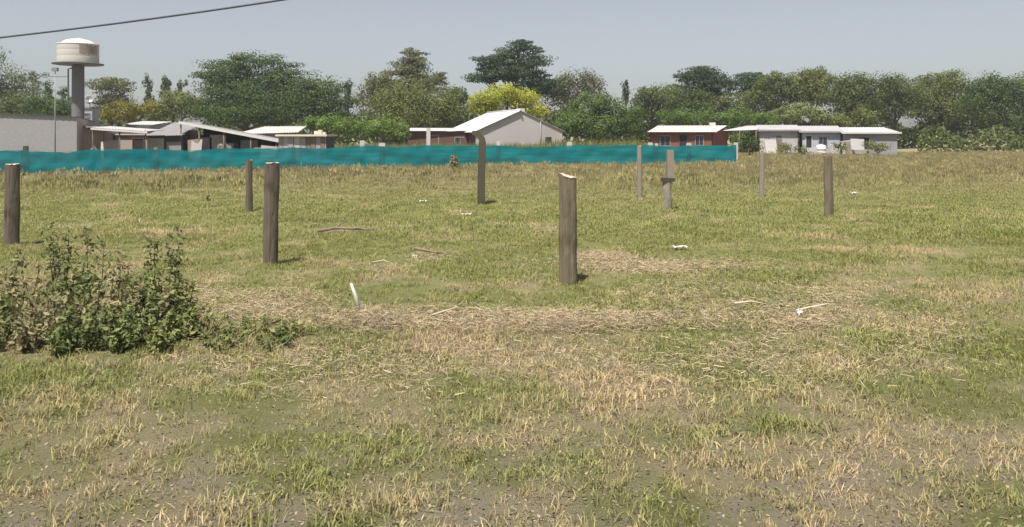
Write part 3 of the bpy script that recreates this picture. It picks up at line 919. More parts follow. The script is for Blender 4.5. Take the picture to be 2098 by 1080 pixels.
root = empty('white_hut', (0, 0, 0))
tag(root, 'low white roofed hut directly behind the white awning', 'hut')
x0, x1 = X(252, 60), X(312, 60)
mb = MB(); mb.box(x0 + .2, x1 - .2, 60, 63, -.1, Z(254, 60)); mb.build('wall', M['white_wall'], root)
mb = MB(); corrugated(mb, (x0, 59.7, Z(255, 60)), (x1, 59.7, Z(256, 60)), (x1, 63.2, Z(248, 60)), (x0, 63.2, Z(247, 60)), .2, .02); mb.build('roof', M['zinc'], root)
opening(root, (X(262, 60), 59.99), (X(280, 60), 59.99), Z(268, 60), Z(258, 60), off=.03)

root = empty('red_brick_hut', (0, 0, 0))
tag(root, 'small brick hut with dark doorway under the white awning', 'hut')
x0, x1 = X(236, 57.4), X(304, 57.4)
zt = Z(277, 57.4)
mb = MB(); mb.box(x0, x1, 57.4, 59.2, -.1, zt); mb.build('wall', M['pink_wall'], root)
mb = MB(); mb.box(x0 - .1, x1 + .1, 57.25, 59.3, zt + .005, zt + .1); mb.build('roof', M['zinc_pink'], root)
opening(root, (X(272, 57.4), 57.39), (X(296, 57.4), 57.39), 0.0, Z(283, 57.4), 'door', 'dark_in', 'brown_wall', .03, bar=False)

root = empty('grey_sheet_shed', (0, 0, 0))
tag(root, 'grey sheet roofed shed with stained front between the awning and the ruined carport', 'shed')
x0, x1 = X(300, 57), X(378, 57)
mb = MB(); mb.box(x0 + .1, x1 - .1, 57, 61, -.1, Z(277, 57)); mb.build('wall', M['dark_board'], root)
mb = MB(); corrugated(mb, (x0, 56.6, Z(279, 57)), (x1, 56.6, Z(277, 57)), (x1 - .3, 61.3, Z(250, 59)), (x0 + .1, 61.3, Z(250, 59)), .2, .025); mb.build('roof', M['zinc_grey'], root)
mb = MB(); mb.box(x0 + .1, x0 + 1.3, 56.9, 56.97, .6, Z(283, 57)); mb.build('front_sheet', M['sheet_b'], root)
mb = MB(); mb.box(x0 + 1.5, x1 - .2, 56.9, 56.96, .3, Z(291, 57)); mb.build('front_sheet', M['zinc_grey'], root)

root = empty('ruined_carport', (0, 0, 0))
tag(root, 'dark open carport under one long roof sloping down to the right', 'carport')
A, B = P(368, 250, 57), P(572, 288, 55)
mb = MB(); corrugated(mb, A, B, B + Vector((.1, 4.5, -.15)), A + Vector((.1, 4.5, -.15)), .25, .02); mb.build('roof_sheet', M['zinc_grey'], root)
dirv = (B - A); Lb = dirv.length
rotm = dirv.to_track_quat('X', 'Z').to_matrix().to_4x4()
mb = MB(); mb.box(0, Lb, -.06, .0, -.13, .05, M=Matrix.Translation(A + Vector((0, -.06, 0))) @ rotm); mb.build('fascia', M['white'], root)
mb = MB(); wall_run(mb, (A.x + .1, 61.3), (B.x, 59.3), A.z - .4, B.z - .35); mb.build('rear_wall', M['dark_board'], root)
for t in (.01, .2, .45, .72, .97):
    p = A.lerp(B, t)
    mb = MB(); mb.tube([(p.x, p.y + .05, -.2), (p.x, p.y + .05, p.z - .15)], .06, 8); mb.build('prop', M['wood'], root)
for (p_, w_, h0, h1, m_) in ((385, .9, .1, 2.3, 'sheet_c'), (412, 1.1, .1, 1.75, 'sheet_a'), (440, 1.2, .1, 1.95, 'sheet_b'), (470, .9, .1, 1.4, 'dark_board'), (505, 1.3, .1, 1.55, 'sheet_a'), (540, 1.0, .1, 1.5, 'dark_board')):
    x = X(p_, 57.6)
    mb = MB(); mb.box(x - w_ / 2, x + w_ / 2, 58.2, 58.24, h0, h1); mb.build('patched_sheet', M[m_], root)

root = empty('pink_roofed_shed', (0, 0, 0))
tag(root, 'low shed with a faded pinkish sheet roof behind the ruined carport', 'shed')
mb = MB(); x0, x1 = X(480, 68), X(612, 68)
mb.box(x0 + .2, x1 - .2, 68, 72, -.1, Z(274, 68)); mb.build('wall', M['dim_wall'], root)
mb = MB(); corrugated(mb, (x0, 67.6, Z(275, 68)), (x1, 67.6, Z(271, 68)), (x1 - .5, 72.4, Z(258, 70)), (x0 + 1.2, 72.4, Z(259, 70)), .25, .02); mb.build('roof', M['zinc_pink'], root)

# wall of odd upright sheets with a cream slab on top
root = empty('sheet_walled_shed', (0, 0, 0))
tag(root, 'low shed walled with upright odd sheets under a cream slab right of the carport', 'shed')
sD = 54.0
px = 570.0
sheet_me = {}
i = 0
while px < 667:
    w_ = random.uniform(9, 13)
    w_ = min(w_, 668 - px)
    m_ = ['sheet_a', 'sheet_b', 'sheet_a', 'sheet_b', 'sheet_a', 'sheet_c', 'sheet_c', 'sheet_a', 'sheet_c', 'sheet_a'][i % 10]
    xa, xb = X(px, sD), X(px + w_ - .9, sD)
    top = Z(279 + random.uniform(0, 1.5), sD)
    mb = MB(); mb.box(0, xb - xa, 0, .03, -.1, top)
    mb.box(.03, .07, -.02, -.002, 0, top - .02)
    mb.build('sheet', M[m_], root, (xa, sD + random.uniform(-.03, .03), 0), (random.uniform(-.01, .01), random.uniform(-.012, .012), 0))
    px += w_; i += 1
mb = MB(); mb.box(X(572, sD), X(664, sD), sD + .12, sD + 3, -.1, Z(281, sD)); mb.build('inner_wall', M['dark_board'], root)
mb = MB(); mb.box(X(566, sD), X(671, sD), sD - .25, sD + 3.2, Z(279.4, sD), Z(275.6, sD)); mb.build('slab', M['cream'], root)
mb = MB()
for (p_, w_, h_) in ((646, .28, .25), (654, .24, .32), (662, .2, .16)):
    x = X(p_, sD); mb.box(x - w_ / 2, x + w_ / 2, sD + .2, sD + .6, Z(275.6, sD) + .002, Z(275.6, sD) + h_)
mb.build('loose_blocks', M['cream'], root)

# gable house
GD, ph = 78.0, R(20)
g0 = P(975, 268, GD)                       # front left corner at the eave
W_, Lh = 9.4, 10.5
eave, peak = g0.z, Z(227, GD + 1.6)
root = empty('gable_house', (g0.x, g0.y, 0), ph)
tag(root, 'grey gable ended house with a bright white sheet roof in the middle', 'house')
mb = MB()
mb.add([(0, 0, -.2), (W_, 0, -.2), (W_, 0, eave), (W_ / 2, 0, peak), (0, 0, eave), (0, .2, -.2), (W_, .2, -.2), (W_, .2, eave), (W_ / 2, .2, peak), (0, .2, eave)],
       [(0, 1, 2, 3, 4), (9, 8, 7, 6, 5), (0, 5, 6, 1), (1, 6, 7, 2), (2, 7, 8, 3), (3, 8, 9, 4), (4, 9, 5, 0)])
mb.build('gable_wall', M['gable_wall'], root)
mb = MB(); mb.box(0, .2, .205, Lh, -.2, eave - .02); mb.build('side_wall', M['brown_wall'], root)
mb = MB(); mb.box(W_ - .2, W_, .205, Lh, -.2, eave - .02); mb.build('side_wall', M['gable_wall'], root)
mb = MB(); mb.add([(0.2, Lh - .2, -.2), (W_ - .2, Lh - .2, -.2), (W_ - .2, Lh - .2, eave), (W_ / 2, Lh - .2, peak - .1), (.2, Lh - .2, eave)], [(4, 3, 2, 1, 0)]); mb.build('rear_wall', M['gable_wall'], root)
sl = (peak - eave) / (W_ / 2)
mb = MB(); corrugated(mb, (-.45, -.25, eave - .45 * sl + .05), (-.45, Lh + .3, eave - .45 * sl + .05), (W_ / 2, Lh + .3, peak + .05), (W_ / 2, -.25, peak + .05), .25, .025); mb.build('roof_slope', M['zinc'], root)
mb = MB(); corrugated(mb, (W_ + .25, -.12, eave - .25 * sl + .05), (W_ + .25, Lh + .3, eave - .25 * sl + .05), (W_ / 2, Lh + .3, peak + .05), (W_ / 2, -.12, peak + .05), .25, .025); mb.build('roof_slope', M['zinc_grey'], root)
mb = MB(); mb.tube([(W_ / 2, -.35, peak + .08), (W_ / 2, Lh + .35, peak + .08)], .10, 8); mb.build('ridge_cap', M['zinc'], root)
mb = MB(); mb.box(W_ / 2 + .05, W_ / 2 + .75, .6, 1.2, peak - .25, peak + .26); mb.build('chimney', M['white'], root)
mb = MB(); mb.tube([(W_ * .74, -.06, 0), (W_ * .74, -.06, eave + 1.0)], .05, 8); mb.build('downpipe', M['dim_wall'], root)
mb = MB(); mb.box(W_ * .80, W_ * .87, -.03, .02, .9, 1.7); mb.build('vent', M['dark_in'], root)

# dark lean-to on its left
root = empty('brown_lean_to', (0, 0, 0))
tag(root, 'low dark brown lean to with a pale roof strip left of the gable house', 'lean-to')
a, b = pt(838, 82), pt(958, 80.5)
zt = Z(269, 81)
mb = MB(); wall_run(mb, a, b, zt, zt); mb.build('wall', M['brown_wall'], root)
mb = MB(); mb.box(a[0] + .1, b[0], 83.0, 84.5, -.1, zt - .1); mb.build('rear_room', M['brown_wall'], root)
mb = MB(); corrugated(mb, (a[0] - .2, 81.5, zt + .04), (b[0], 80.2, zt + .04), (b[0], 84.5, zt + .35), (a[0] - .2, 84.5, zt + .38), .25, .02); mb.build('roof', M['zinc'], root)
opening(root, (X(932, 80.7), 80.78), (X(955, 80.6), 80.6), .5, 1.7, off=.1)
opening(root, (X(880, 81), 81.5), (X(900, 81), 81.25), -.1, 1.9, 'door', 'dark_in', 'dim_wall', .12, bar=False)

# red brick house
BD = 72.0
root = empty('red_brick_house', (0, 0, 0))
tag(root, 'low red brick house with a pale pinkish sheet roof on the right', 'house')
a, b, c = Vector((X(1332, BD), BD, 0)), Vector((X(1458, BD - 1), BD - 1, 0)), Vector((X(1488, BD + 3), BD + 3, 0))
ze = Z(271, BD)
mb = MB(); wall_run(mb, a, b, ze, ze); mb.build('front_wall', M['brick'], root)
mb = MB(); wall_run(mb, b + Vector((.05, .12, 0)), c, ze, ze + .35); mb.build('side_wall', M['brick'], root)
mb = MB(); wall_run(mb, a + Vector((.1, .12, 0)), a + Vector((1.2, 4, 0)), ze, ze + .35); wall_run(mb, a + Vector((1.2, 4.2, 0)), c + Vector((0, .1, 0)), ze + .35, ze + .35); mb.build('rear_wall', M['brown_wall'], root)
mb = MB(); corrugated(mb, a + Vector((-.4, -.5, ze + .02)), b + Vector((.35, -.5, ze + .02)), c + Vector((.35, .8, Z(257, BD + 3))), a + Vector((1.6, 5.0, Z(257, BD + 3))), .25, .02); mb.build('roof', M['zinc_pink'], root)
mb = MB(); mb.box(X(1455, 75), X(1466, 75), 75, 75.5, Z(263, 75), Z(251, 75)); mb.build('chimney', M['white'], root)
dv = (b - a).normalized()
for (p_, q_, za, zb_, nm, mt) in ((1352, 1374, .9, 1.9, 'window', 'glass'), (1392, 1408, 0, 1.95, 'door', 'dark_in'), (1424, 1442, .95, 1.9, 'window', 'glass')):
    ta, tb = (p_ - 1332) / 126, (q_ - 1332) / 126
    opening(root, a.lerp(b, ta), a.lerp(b, tb), za, zb_, nm, mt, 'dim_wall' if nm == 'window' else 'brown_wall', bar=nm == 'window')

# white houses on the right
def low_house(name, label, px0, px1, D0, D1, depth, ze, zr, wallm, roofm, ops, over=.35):
    r = empty(name, (0, 0, 0))
    tag(r, label, 'house', 'low houses on the right')
    a, b = Vector((X(px0, D0), D0, 0)), Vector((X(px1, D1), D1, 0))
    d = (b - a).normalized(); q = Vector((-d.y, d.x, 0))
    m1 = MB(); wall_run(m1, a, b, ze, ze); m1.build('front_wall', M[wallm], r)
    m1 = MB(); wall_run(m1, a + q * .1 + d * .1, a + q * depth + d * .1, ze, zr); wall_run(m1, b + q * .1 - d * .1, b + q * depth - d * .1, ze, zr); m1.build('side_wall', M[wallm], r)
    m1 = MB(); wall_run(m1, a + q * (depth + .1), b + q * (depth + .1), zr, zr); m1.build('rear_wall', M[wallm], r)
    m1 = MB()
    up = Vector((0, 0, 1))
    corrugated(m1, a - q * over - d * .3 + up * (ze + .03), b - q * over + d * .3 + up * (ze + .03), b + q * (depth + .3) + d * .3 + up * (zr + .05), a + q * (depth + .3) - d * .3 + up * (zr + .05), .25, .02)
    m1.build('roof', M[roofm], r)
    m1 = MB(); rm = Matrix.Translation(a - q * (over + .03) - d * .3) @ Matrix.Rotation(math.atan2(d.y, d.x), 4, 'Z')
    m1.box(0, (b - a).length + .6, -.03, .03, ze - .09, ze + .06, M=rm); m1.build('fascia', M['white' if roofm == 'zinc' else 'dim_wall'], r)
    L = (b - a).length
    for (t0, t1, za, zb_, nm, mt, fr) in ops:
        opening(r, a.lerp(b, t0), a.lerp(b, t1), za, zb_, nm, mt, fr, bar=(nm == 'window'))
    return r


low_house('white_house', 'white low house with brownish door next to the dark bush', 1556, 1634, 76, 75, 5, Z(267, 76), Z(257, 80), 'white_wall', 'zinc_mid',
          [(.1, .30, .95, 1.75, 'window', 'glass', 'dim_wall'), (.42, .60, 0, 1.9, 'door', 'sheet_c', 'dim_wall')])
low_house('blue_grey_house', 'pale blue grey low house with dark window in the middle of the white row', 1644, 1722, 74, 73, 6, Z(270, 74), Z(259, 80), 'blue_wall', 'zinc_mid',
          [(.08, .26, 0, 1.9, 'door', 'dark_in', 'white'), (.42, .66, .8, 1.75, 'window', 'glass', 'dim_wall')])
low_house('grey_house', 'unpainted grey low house with wide dark opening at the right of the row', 1730, 1838, 72, 71, 6, Z(272, 72), Z(262, 78), 'dim_wall', 'zinc',
          [(.25, .48, 0, 1.75, 'door', 'dark_in', 'dim_wall')])
root = empty('white_carport', (0, 0, 0))
tag(root, 'thin white flat awning between the red brick house and the white house', 'awning')
A, B = P(1478, 268, 73.5), P(1552, 266, 75)
mb = MB(); corrugated(mb, A, B, P(1558, 257, 81), P(1530, 258, 81), .25, .02); mb.build('roof_sheet', M['zinc'], root)
for px in (1482, 1515, 1549):
    x = X(px, 74.3); mb = MB(); mb.tube([(x, 74.3, -.2), (x, 74.3, Z(268, 74))], .05, 8); mb.build('prop', M['wood'], root)

# yard clutter before the white houses
def clutter(name, label, cat, px, D, parts):
    r = empty(name, (X(px, D), D, float(gz(X(px, D), D))))
    tag(r, label, cat, 'clutter before the low houses')
    for nm, m_, fn in parts:
        b_ = MB(); fn(b_); b_.build(nm, M[m_], r)
    return r


clutter('water_drum', 'white rounded drum standing before the blue grey house', 'drum', 1682, 72, [
    ('drum', 'white', lambda b_: b_.lathe([(0, 0), (.42, 0), (.46, .05), (.46, .3), (.48, .32), (.46, .34), (.46, .62), (.48, .64), (.46, .66), (.46, .9), (.40, 1.0), (.15, 1.06), (0, 1.06)], n=24)),
    ('lid', 'dim_wall', lambda b_: b_.lathe([(.16, 1.05), (.16, 1.12), (0, 1.13)], n=16))])
clutter('block_stack', 'stack of pale blocks in the grass before the blue grey house', 'block stack', 1664, 70, [
    ('block', 'white_wall', lambda b_: b_.box(-.8, -.02, -.3, .3, -.05, .38)), ('block', 'white_wall', lambda b_: b_.box(.02, .8, -.28, .3, -.05, .4)),
    ('block', 'concw', lambda b_: b_.box(-.55, .35, -.25, .25, .405, .78))])
clutter('white_barrow', 'small white wheelbarrow like trolley near the grey house', 'trolley', 1760, 68, [
    ('tray', 'white', lambda b_: b_.add([(-.45, -.3, .3), (.45, -.3, .3), (.45, .3, .3), (-.45, .3, .3), (-.6, -.38, .62), (.55, -.38, .62), (.55, .38, .62), (-.6, .38, .62)], [(0, 3, 2, 1), (0, 1, 5, 4), (1, 2, 6, 5), (2, 3, 7, 6), (3, 0, 4, 7)])),
    ('leg', 'metal', lambda b_: b_.tube([(.3, -.25, 0), (.3, -.25, .32)], .025, 6)), ('leg', 'metal', lambda b_: b_.tube([(.3, .25, 0), (.3, .25, .32)], .025, 6)),
    ('wheel', 'dark_in', lambda b_: b_.tube([(-.45, -.05, .17), (-.45, .05, .17)], .17, 16)),
    ('handle', 'metal', lambda b_: b_.tube([(.45, .25, .4), (1.0, .27, .62)], .02, 6)), ('handle', 'metal', lambda b_: b_.tube([(.45, -.25, .4), (1.0, -.27, .62)], .02, 6))])


for (px, py, D_, rx_, lab) in ((1606, 302, 71.5, 16, 'olive bush growing before the door of the white house'), (1718, 300, 70, 14, 'olive bush at the seam of the blue grey and grey houses'),
                               (1795, 298, 69, 22, 'wide olive bush before the right part of the grey house'), (1640, 306, 69, 10, 'tiny olive bush left of the pale block stack')):
    T('dark_bush', lab, D_, [(px, py, rx_, 9), (px + 8, py + 3, rx_ * .7, 7)], 'olive', leaf=.12, trunk=.04, dens=26, cat='bush', group='bushes before the low houses')


def leaning(label, px, D_, w, h, mat, rz=0.0, n=1):
    """odd sheets or boards leaning against something, each a piece of its own"""
    x = X(px, D_); r = empty('sheet_pile', (x, D_, float(gz(x, D_))), rz)
    tag(r, label, 'sheets', 'scrap stacked in the yard')
    for k in range(n):
        b_ = MB(); b_.box(-w / 2, w / 2, 0, .025, 0, h * random.uniform(.75, 1.0))
        b_.build('sheet', M[mat[k % len(mat)]], r, (random.uniform(-.3, .3) * w + k * .12, -.12 * k, -.02), (R(random.uniform(-16, -8)), random.uniform(-.12, .12), random.uniform(-.15, .15)))


leaning('grey and brown sheets leaning under the middle of the ruined carport', 455, 56.2, 1.0, 1.5, ['sheet_a', 'sheet_c', 'dark_board'], .1, 3)
leaning('brown and grey boards leaning at the left prop of the ruined carport', 392, 56.4, .8, 1.7, ['sheet_c', 'sheet_a'], -.1, 2)
leaning('dark low sheets stacked beside the planked shed', 535, 54.6, 1.2, 1.35, ['sheet_c', 'dark_board', 'sheet_a'], .05, 3)
leaning('pale sheets leaning below the white awning', 222, 55.0, .9, 1.7, ['sheet_b', 'pink_wall'], .0, 2)
leaning('grey sheets leaning on the wall of the white house', 1572, 74.8, 1.1, 1.6, ['sheet_a', 'sheet_b'], .0, 2)
leaning('odd sheets leaning on the grey house beside its dark opening', 1748, 70.9, 1.2, 1.7, ['sheet_b', 'sheet_c', 'white_wall'], .0, 3)
leaning('pale sheets leaning on the right end of the blue grey house front', 1712, 72.4, .9, 1.3, ['white_wall', 'sheet_a'], .0, 2)

# ------------------------------------------------------------------ teal net fence
root = empty('net_fence', (0, 0, 0))
tag(root, 'long teal shade net fence strung across the far side of the field', 'fence')
def net_at(px):            # distance and top of the net along the photo's width
    t = (px + 0.0) / 1508
    return 38.2 + (51.5 - 38.2) * t


def net_top(px):
    return np.interp(px, [-300, 0, 330, 670, 760, 1000, 1508], [311, 309, 305.5, 302, 298, 298.5, 297.5])


NP = [-420, -290, -150, 53, 190, 320, 455, 600, 743, 878, 1021, 1167, 1340, 1411, 1508]


def span_sag(px):
    """droop of the net between the posts that carry it"""
    k = max(0, min(len(NP) - 2, int(np.searchsorted(NP, px)) - 1))
    t = min(1, max(0, (px - NP[k]) / (NP[k + 1] - NP[k])))
    return (.07 + .05 * math.sin(k * 2.7)) * 4 * t * (1 - t)


A0, B0 = Vector((X(-420, net_at(-420)), net_at(-420), 0)), Vector((X(1508, net_at(1508)), net_at(1508), 0))
NU, NV = 620, 12
V = []
for i in range(NU + 1):
    px = -420 + (1508 + 420) * i / NU
    Y = net_at(px); x = X(px, Y)
    zt = Z(float(net_top(px)), Y) + .018 * math.sin(i * .55) + .02 * math.sin(i * .23 + 1)
    sag = span_sag(px)
    zt -= sag
    zb = float(gz(x, Y)) + .05 + .05 * math.sin(i * .31) + .04 * math.sin(i * .117 + 2)
    for j in range(NV + 1):
        t = j / NV
        off = .030 * math.sin(i * .09 + t * 5 + 2 * math.sin(i * .05)) * math.sin(math.pi * min(1, t * 1.15 + .02)) + .012 * math.sin(i * .43 - t * 7) * (1 - t * .5)
        V.append((x + off * .15, Y - .06 + off, zb + (zt - zb) * t))
V = np.array(V)
ii = np.arange((NU + 1) * (NV + 1)).reshape(NU + 1, NV + 1)
Q = np.stack([ii[:-1, :-1], ii[1:, :-1], ii[1:, 1:], ii[:-1, 1:]], -1).reshape(-1, 4)
no = link('net', mesh_np('net', V, Q, M['net']), root)
no.data.polygons.foreach_set('use_smooth', [True] * len(Q))
mb = MB()
pts = []
for i in range(0, 200):
    px = -420 + 1928 * i / 199
    Y = net_at(px)
    pts.append((X(px, Y), Y - .03, Z(float(net_top(px)), Y) + .01 - span_sag(px)))
mb.tube(pts, .012, 5)
M['net_seam'] = surf('teal_net_overlap', (.004, .115, .13), (.006, .15, .165), None, 2, .7)
for px, hw in ((53, .20), (322, .12), (602, .10), (783, .16), (1021, .12), (1343, .16), (1411, .10)):
    sb = MB(); vs = []
    i0 = (px + 420) / 1928 * NU
    step = hw / (1928 / NU / F * net_at(px))
    for ii_ in np.linspace(i0 - step, i0 + step, 4):
        a_ = min(NU - 1, max(0, int(ii_))); f_ = ii_ - a_
        for j in range(NV + 1):
            q = V[a_ * (NV + 1) + j] * (1 - f_) + V[(a_ + 1) * (NV + 1) + j] * f_
            vs += [(q[0], q[1] - .012, q[2])]
    sb.add(vs, [(c * (NV + 1) + j, (c + 1) * (NV + 1) + j, (c + 1) * (NV + 1) + j + 1, c * (NV + 1) + j + 1) for c in range(3) for j in range(NV)], 0, True)
    sb.build('seam', M['net_seam'], root)
mb.build('top_wire', M['net'], root)
# posts: (px, top y, width px, material)
posts = [(-150, 306, 9, 'conc'), (53, 299, 9, 'mossy'), (190, 303, 7, 'conc'), (320, 302, 8, 'conc'), (455, 302, 7, 'conc'), (600, 300, 7, 'conc'),
         (743, 288, 9, 'concw'), (783, 293, 13, 'concw'), (878, 262, 8, 'concw'), (1021, 289, 8, 'concw'), (1167, 291, 11, 'concw'), (1332, 292, 10, 'concw'), (1345, 294, 6, 'concw'),
         (1411, 293, 10, 'concw'), (1507, 292, 9, 'concw')]
for (px, ty_, w, m_) in posts:
    Y = net_at(px) + .14
    x = X(px, Y); r_ = w / F * Y / 2
    b_ = MB(); b_.box(-r_, r_, -.06, .06, -.3, Z(ty_, Y) - float(gz(x, Y)) - .04)
    b_.box(-r_ * .8, r_ * .8, -.05, .05, Z(ty_, Y) - float(gz(x, Y)) - .038, Z(ty_, Y) - float(gz(x, Y)))
    b_.build('post', M[m_], root, (x, Y, float(gz(x, Y))), (0, random.uniform(-.012, .012), random.uniform(-.1, .1)))

# ------------------------------------------------------------------ field posts
def wood_post(name, label, px, ytop, ybase, wpx, mat, slant=(0, 0), lean=(0, 0), group=None, n=22, sq=.0, seed=0, capm='sawn', taper=.06):
    """a rough round post with cracks, its top cut at a slant"""
    rg = random.Random(seed)
    D = F * CAMZ / (ybase - HY)
    x = X(px, D); g = float(gz(x, D))
    h = Z(ytop, D) - g
    r0 = wpx / F * D / 2
    rows = 16
    vs, fs = [], []
    ph = [rg.uniform(0, 6.28) for _ in range(6)]
    for j in range(rows + 1):
        t = j / rows
        for k in range(n):
            a = 2 * math.pi * k / n
            rr = r0 * (1 + taper * (1 - t) + .05 * math.sin(2 * a + ph[0] + t * 1.5) + .04 * math.sin(5 * a + ph[1] - t * 2) + .035 * math.sin(t * 9 + ph[2] + a) + .03 * math.sin(t * 17 + ph[3] + 2 * a) + rg.uniform(-.025, .025))
            if (k * 7 + seed) % 9 == 0: rr *= .84           # drying cracks
            if sq:
                m_ = max(abs(math.cos(a + .25)), abs(math.sin(a + .25)))
                rr = rr * (1 - sq) + sq * rr * min(1 / m_, 1.25)
            z = -.4 + (h + .4) * t
            cx, cy = rr * math.cos(a) + .10 * r0 * math.sin(t * 3 + ph[4]), rr * math.sin(a) + .10 * r0 * math.sin(t * 2.3 + ph[5])
            if j == rows: z += slant[0] * cx / r0 + slant[1] * cy / r0 + rg.uniform(-.012, .010)
            if j == rows - 1: z = h - .03 + slant[0] * cx / r0 + slant[1] * cy / r0
            vs.append((cx + lean[0] * z, cy + lean[1] * z, z))
    for j in range(rows):
        for k in range(n): fs.append((j * n + k, j * n + (k + 1) % n, (j + 1) * n + (k + 1) % n, (j + 1) * n + k))
    o = empty(name, (x, D, g)); tag(o, label, 'post', group)
    b_ = MB(); b_.add(vs, fs, 0, False)
    b_.build('shaft', M[mat], o)
    top = [Vector(v) for v in vs[rows * n:]]
    c = sum(top, Vector()) / n
    b2 = MB(); b2.add([c + Vector((0, 0, .008))] + [p + (p - c) * -.03 + Vector((0, 0, .003)) for p in top], [(0, 1 + k, 1 + (k + 1) % n) for k in range(n)])
    b2.build('sawn_top', M[capm], o)
    return o, D, h, r0


GN, GF = 'thick wooden posts in the near row', 'posts in the far row'
wood_post('wooden_post', 'thick wooden post at the left edge above the leafy weeds', 25, 337, 505, 27, 'wood', (.0, .005), (0, 0), GN, seed=3)
wood_post('wooden_post', 'thick grey brown wooden post with a pale flat top left of centre', 555, 334, 540, 30, 'wood', (.006, 0), (.004, 0), GN, seed=5)
wood_post('wooden_post', 'thickest nearest wooden post with its pale top sawn at a slant', 1163, 360, 577, 34, 'wood2', (-.028, .01), (.0, 0), GN, seed=8, sq=.35)
wood_post('thin_wooden_post', 'thin dark post standing just behind the left of centre thick post', 510, 328, 430, 14, 'wood', (0, 0), (.004, 0), GF, seed=12, n=14)
o, D, h, r0 = wood_post('two_piece_post', 'pale far post in two offset lengths with a dark band round its middle', 1367, 368, 429, 17, 'conc', (0, 0), (0, 0), GF, seed=14, n=14, sq=.5, capm='conc')
b_ = MB(); b_.box(-r0 * .1, r0 * 1.45, -r0 * .8, r0 * .8, h - .02, Z(305, D)); b_.build('upper_length', M['conc'], o)
b_ = MB(); b_.box(-r0 * 1.35, r0 * 1.6, -r0 * 1.1, r0 * 1.1, h - .05, h + .05); b_.build('band', M['darkband'], o)
wood_post('thin_wooden_post', 'thin far post with a pale tip left of the two piece post', 1311, 299, 406, 10, 'conc', (0, 0), (-.004, 0), GF, seed=16, n=12, capm='concw')
wood_post('faint_post', 'slim pale grey tan post beyond the right end of the teal net', 1561, 313, 405, 9.5, 'conc', (0, 0), (.004, 0), GF, seed=18, n=12, capm='conc')
wood_post('wooden_post', 'grey brown far post at the right end of the far row', 1697, 320, 441, 17, 'wood2', (.0, .004), (0, 0), GF, seed=21, n=14, capm='wood')

D = F * CAMZ / (415 - HY)
x = X(986, D); g = float(gz(x, D))
o = empty('bent_post', (x, D, g)); tag(o, 'tall dark square post with its top bent over to the left', 'post', GF)
sc_ = D / F
b_ = MB()
zz = [(-.0, -.4), (0, .4), (.01, Z(345, D) - g), (.03, Z(305, D) - g), (.035, Z(292, D) - g), (.02, Z(285, D) - g), (-.06, Z(277.5, D) - g), (-.17, Z(273, D) - g), (-.27, Z(271.5, D) - g)]
b_.tube([(a, 0, z) for a, z in zz], [.155, .15, .15, .145, .14, .13, .115, .10, .08], 4, ph=math.pi / 4, smooth=False)
b_.build('shaft', M['mossy'], o)

# ------------------------------------------------------------------ weeds in front
M['weed'] = foliage('weed_leaves', (.130, .180, .058), (.19, .215, .085), .4, .55, 2.5)
M['weed2'] = foliage('dry_weed_leaves', (.30, .255, .145), (.23, .21, .11), .3, .55, 2.5)
M['weedy'] = foliage('yellow_weed_leaves', (.19, .225, .07), (.23, .24, .10), .35, .5, 2.5)
M['weedseed'] = foliage('weed_seed_heads', (.16, .12, .07), (.11, .11, .05), .2, .4, 2.5)


def weed(label, px, ytop, D, spread, nstem, nleaf, mat='weed', group='leafy weeds at the lower left', leaf=.027, name='weed', heads=True, top=.78):
    x = X(px, D); g = float(gz(x, D))
    h = max(.12, Z(ytop, D) - g)
    o = empty(name, (x, D, g)); tag(o, label, 'weed', group)
    sm = MB()
    Cs, Ns, Hs, HN = [], [], [], []
    for s_ in range(nstem):
        a = random.uniform(0, 6.28); r_ = spread * random.uniform(.15, 1)
        hh = h * (random.uniform(.35, .95) if s_ else 1.0)
        end = Vector((math.cos(a) * r_ * (1 if s_ else .2), math.sin(a) * r_ * .8, hh))
        b0_ = Vector((math.cos(a) * r_ * .3, math.sin(a) * r_ * .3, -.03))
        m1 = b0_.lerp(end, .5) + Vector((random.uniform(-.05, .05), random.uniform(-.05, .05), .04))
        pts = [b0_, m1, end]
        sm.tube(pts, [.008, .006, .003], 5)
        k = int(nleaf * (hh / h))
        for q in range(k):
            t = random.uniform(.04, 1.0)
            p = b0_.lerp(m1, t * 2) if t < .5 else m1.lerp(end, t * 2 - 1)
            aa = random.uniform(0, 6.28); rr = random.uniform(.01, .19) * (1.15 - t * top) * min(1, h * 1.4)
            c = p + Vector((math.cos(aa) * rr, math.sin(aa) * rr, random.uniform(-.03, .04)))
            Cs.append(c); Ns.append((math.cos(aa) * .4, math.sin(aa) * .4, random.uniform(.2, 1)))
        if heads:
            for q in range(16):
                Hs.append(end + Vector((random.gauss(0, .018), random.gauss(0, .018), random.uniform(-.16, .03)))); HN.append((random.gauss(0, 1), random.gauss(0, 1), random.gauss(0, .6)))
    sm.build('stem', M['stemg'], o)
    n_ = len(Cs)
    V, Q = leaf_mesh(np.array([tuple(c) for c in Cs]), np.array(Ns) + RNG.normal(0, .35, (n_, 3)), leaf * RNG.uniform(.35, 1.7, n_), .42)
    lo_ = link('leaves', mesh_np('leaves', V, Q, M[mat]), o); lo_['kind'] = 'stuff'
    if heads:
        n_ = len(Hs)
        V, Q = leaf_mesh(np.array([tuple(c) for c in Hs]), np.array(HN), .018 * RNG.uniform(.6, 1.4, n_), .5)
        link('seed_head', mesh_np('seed_head', V, Q, M['weedseed']), o)['kind'] = 'stuff'
    return o


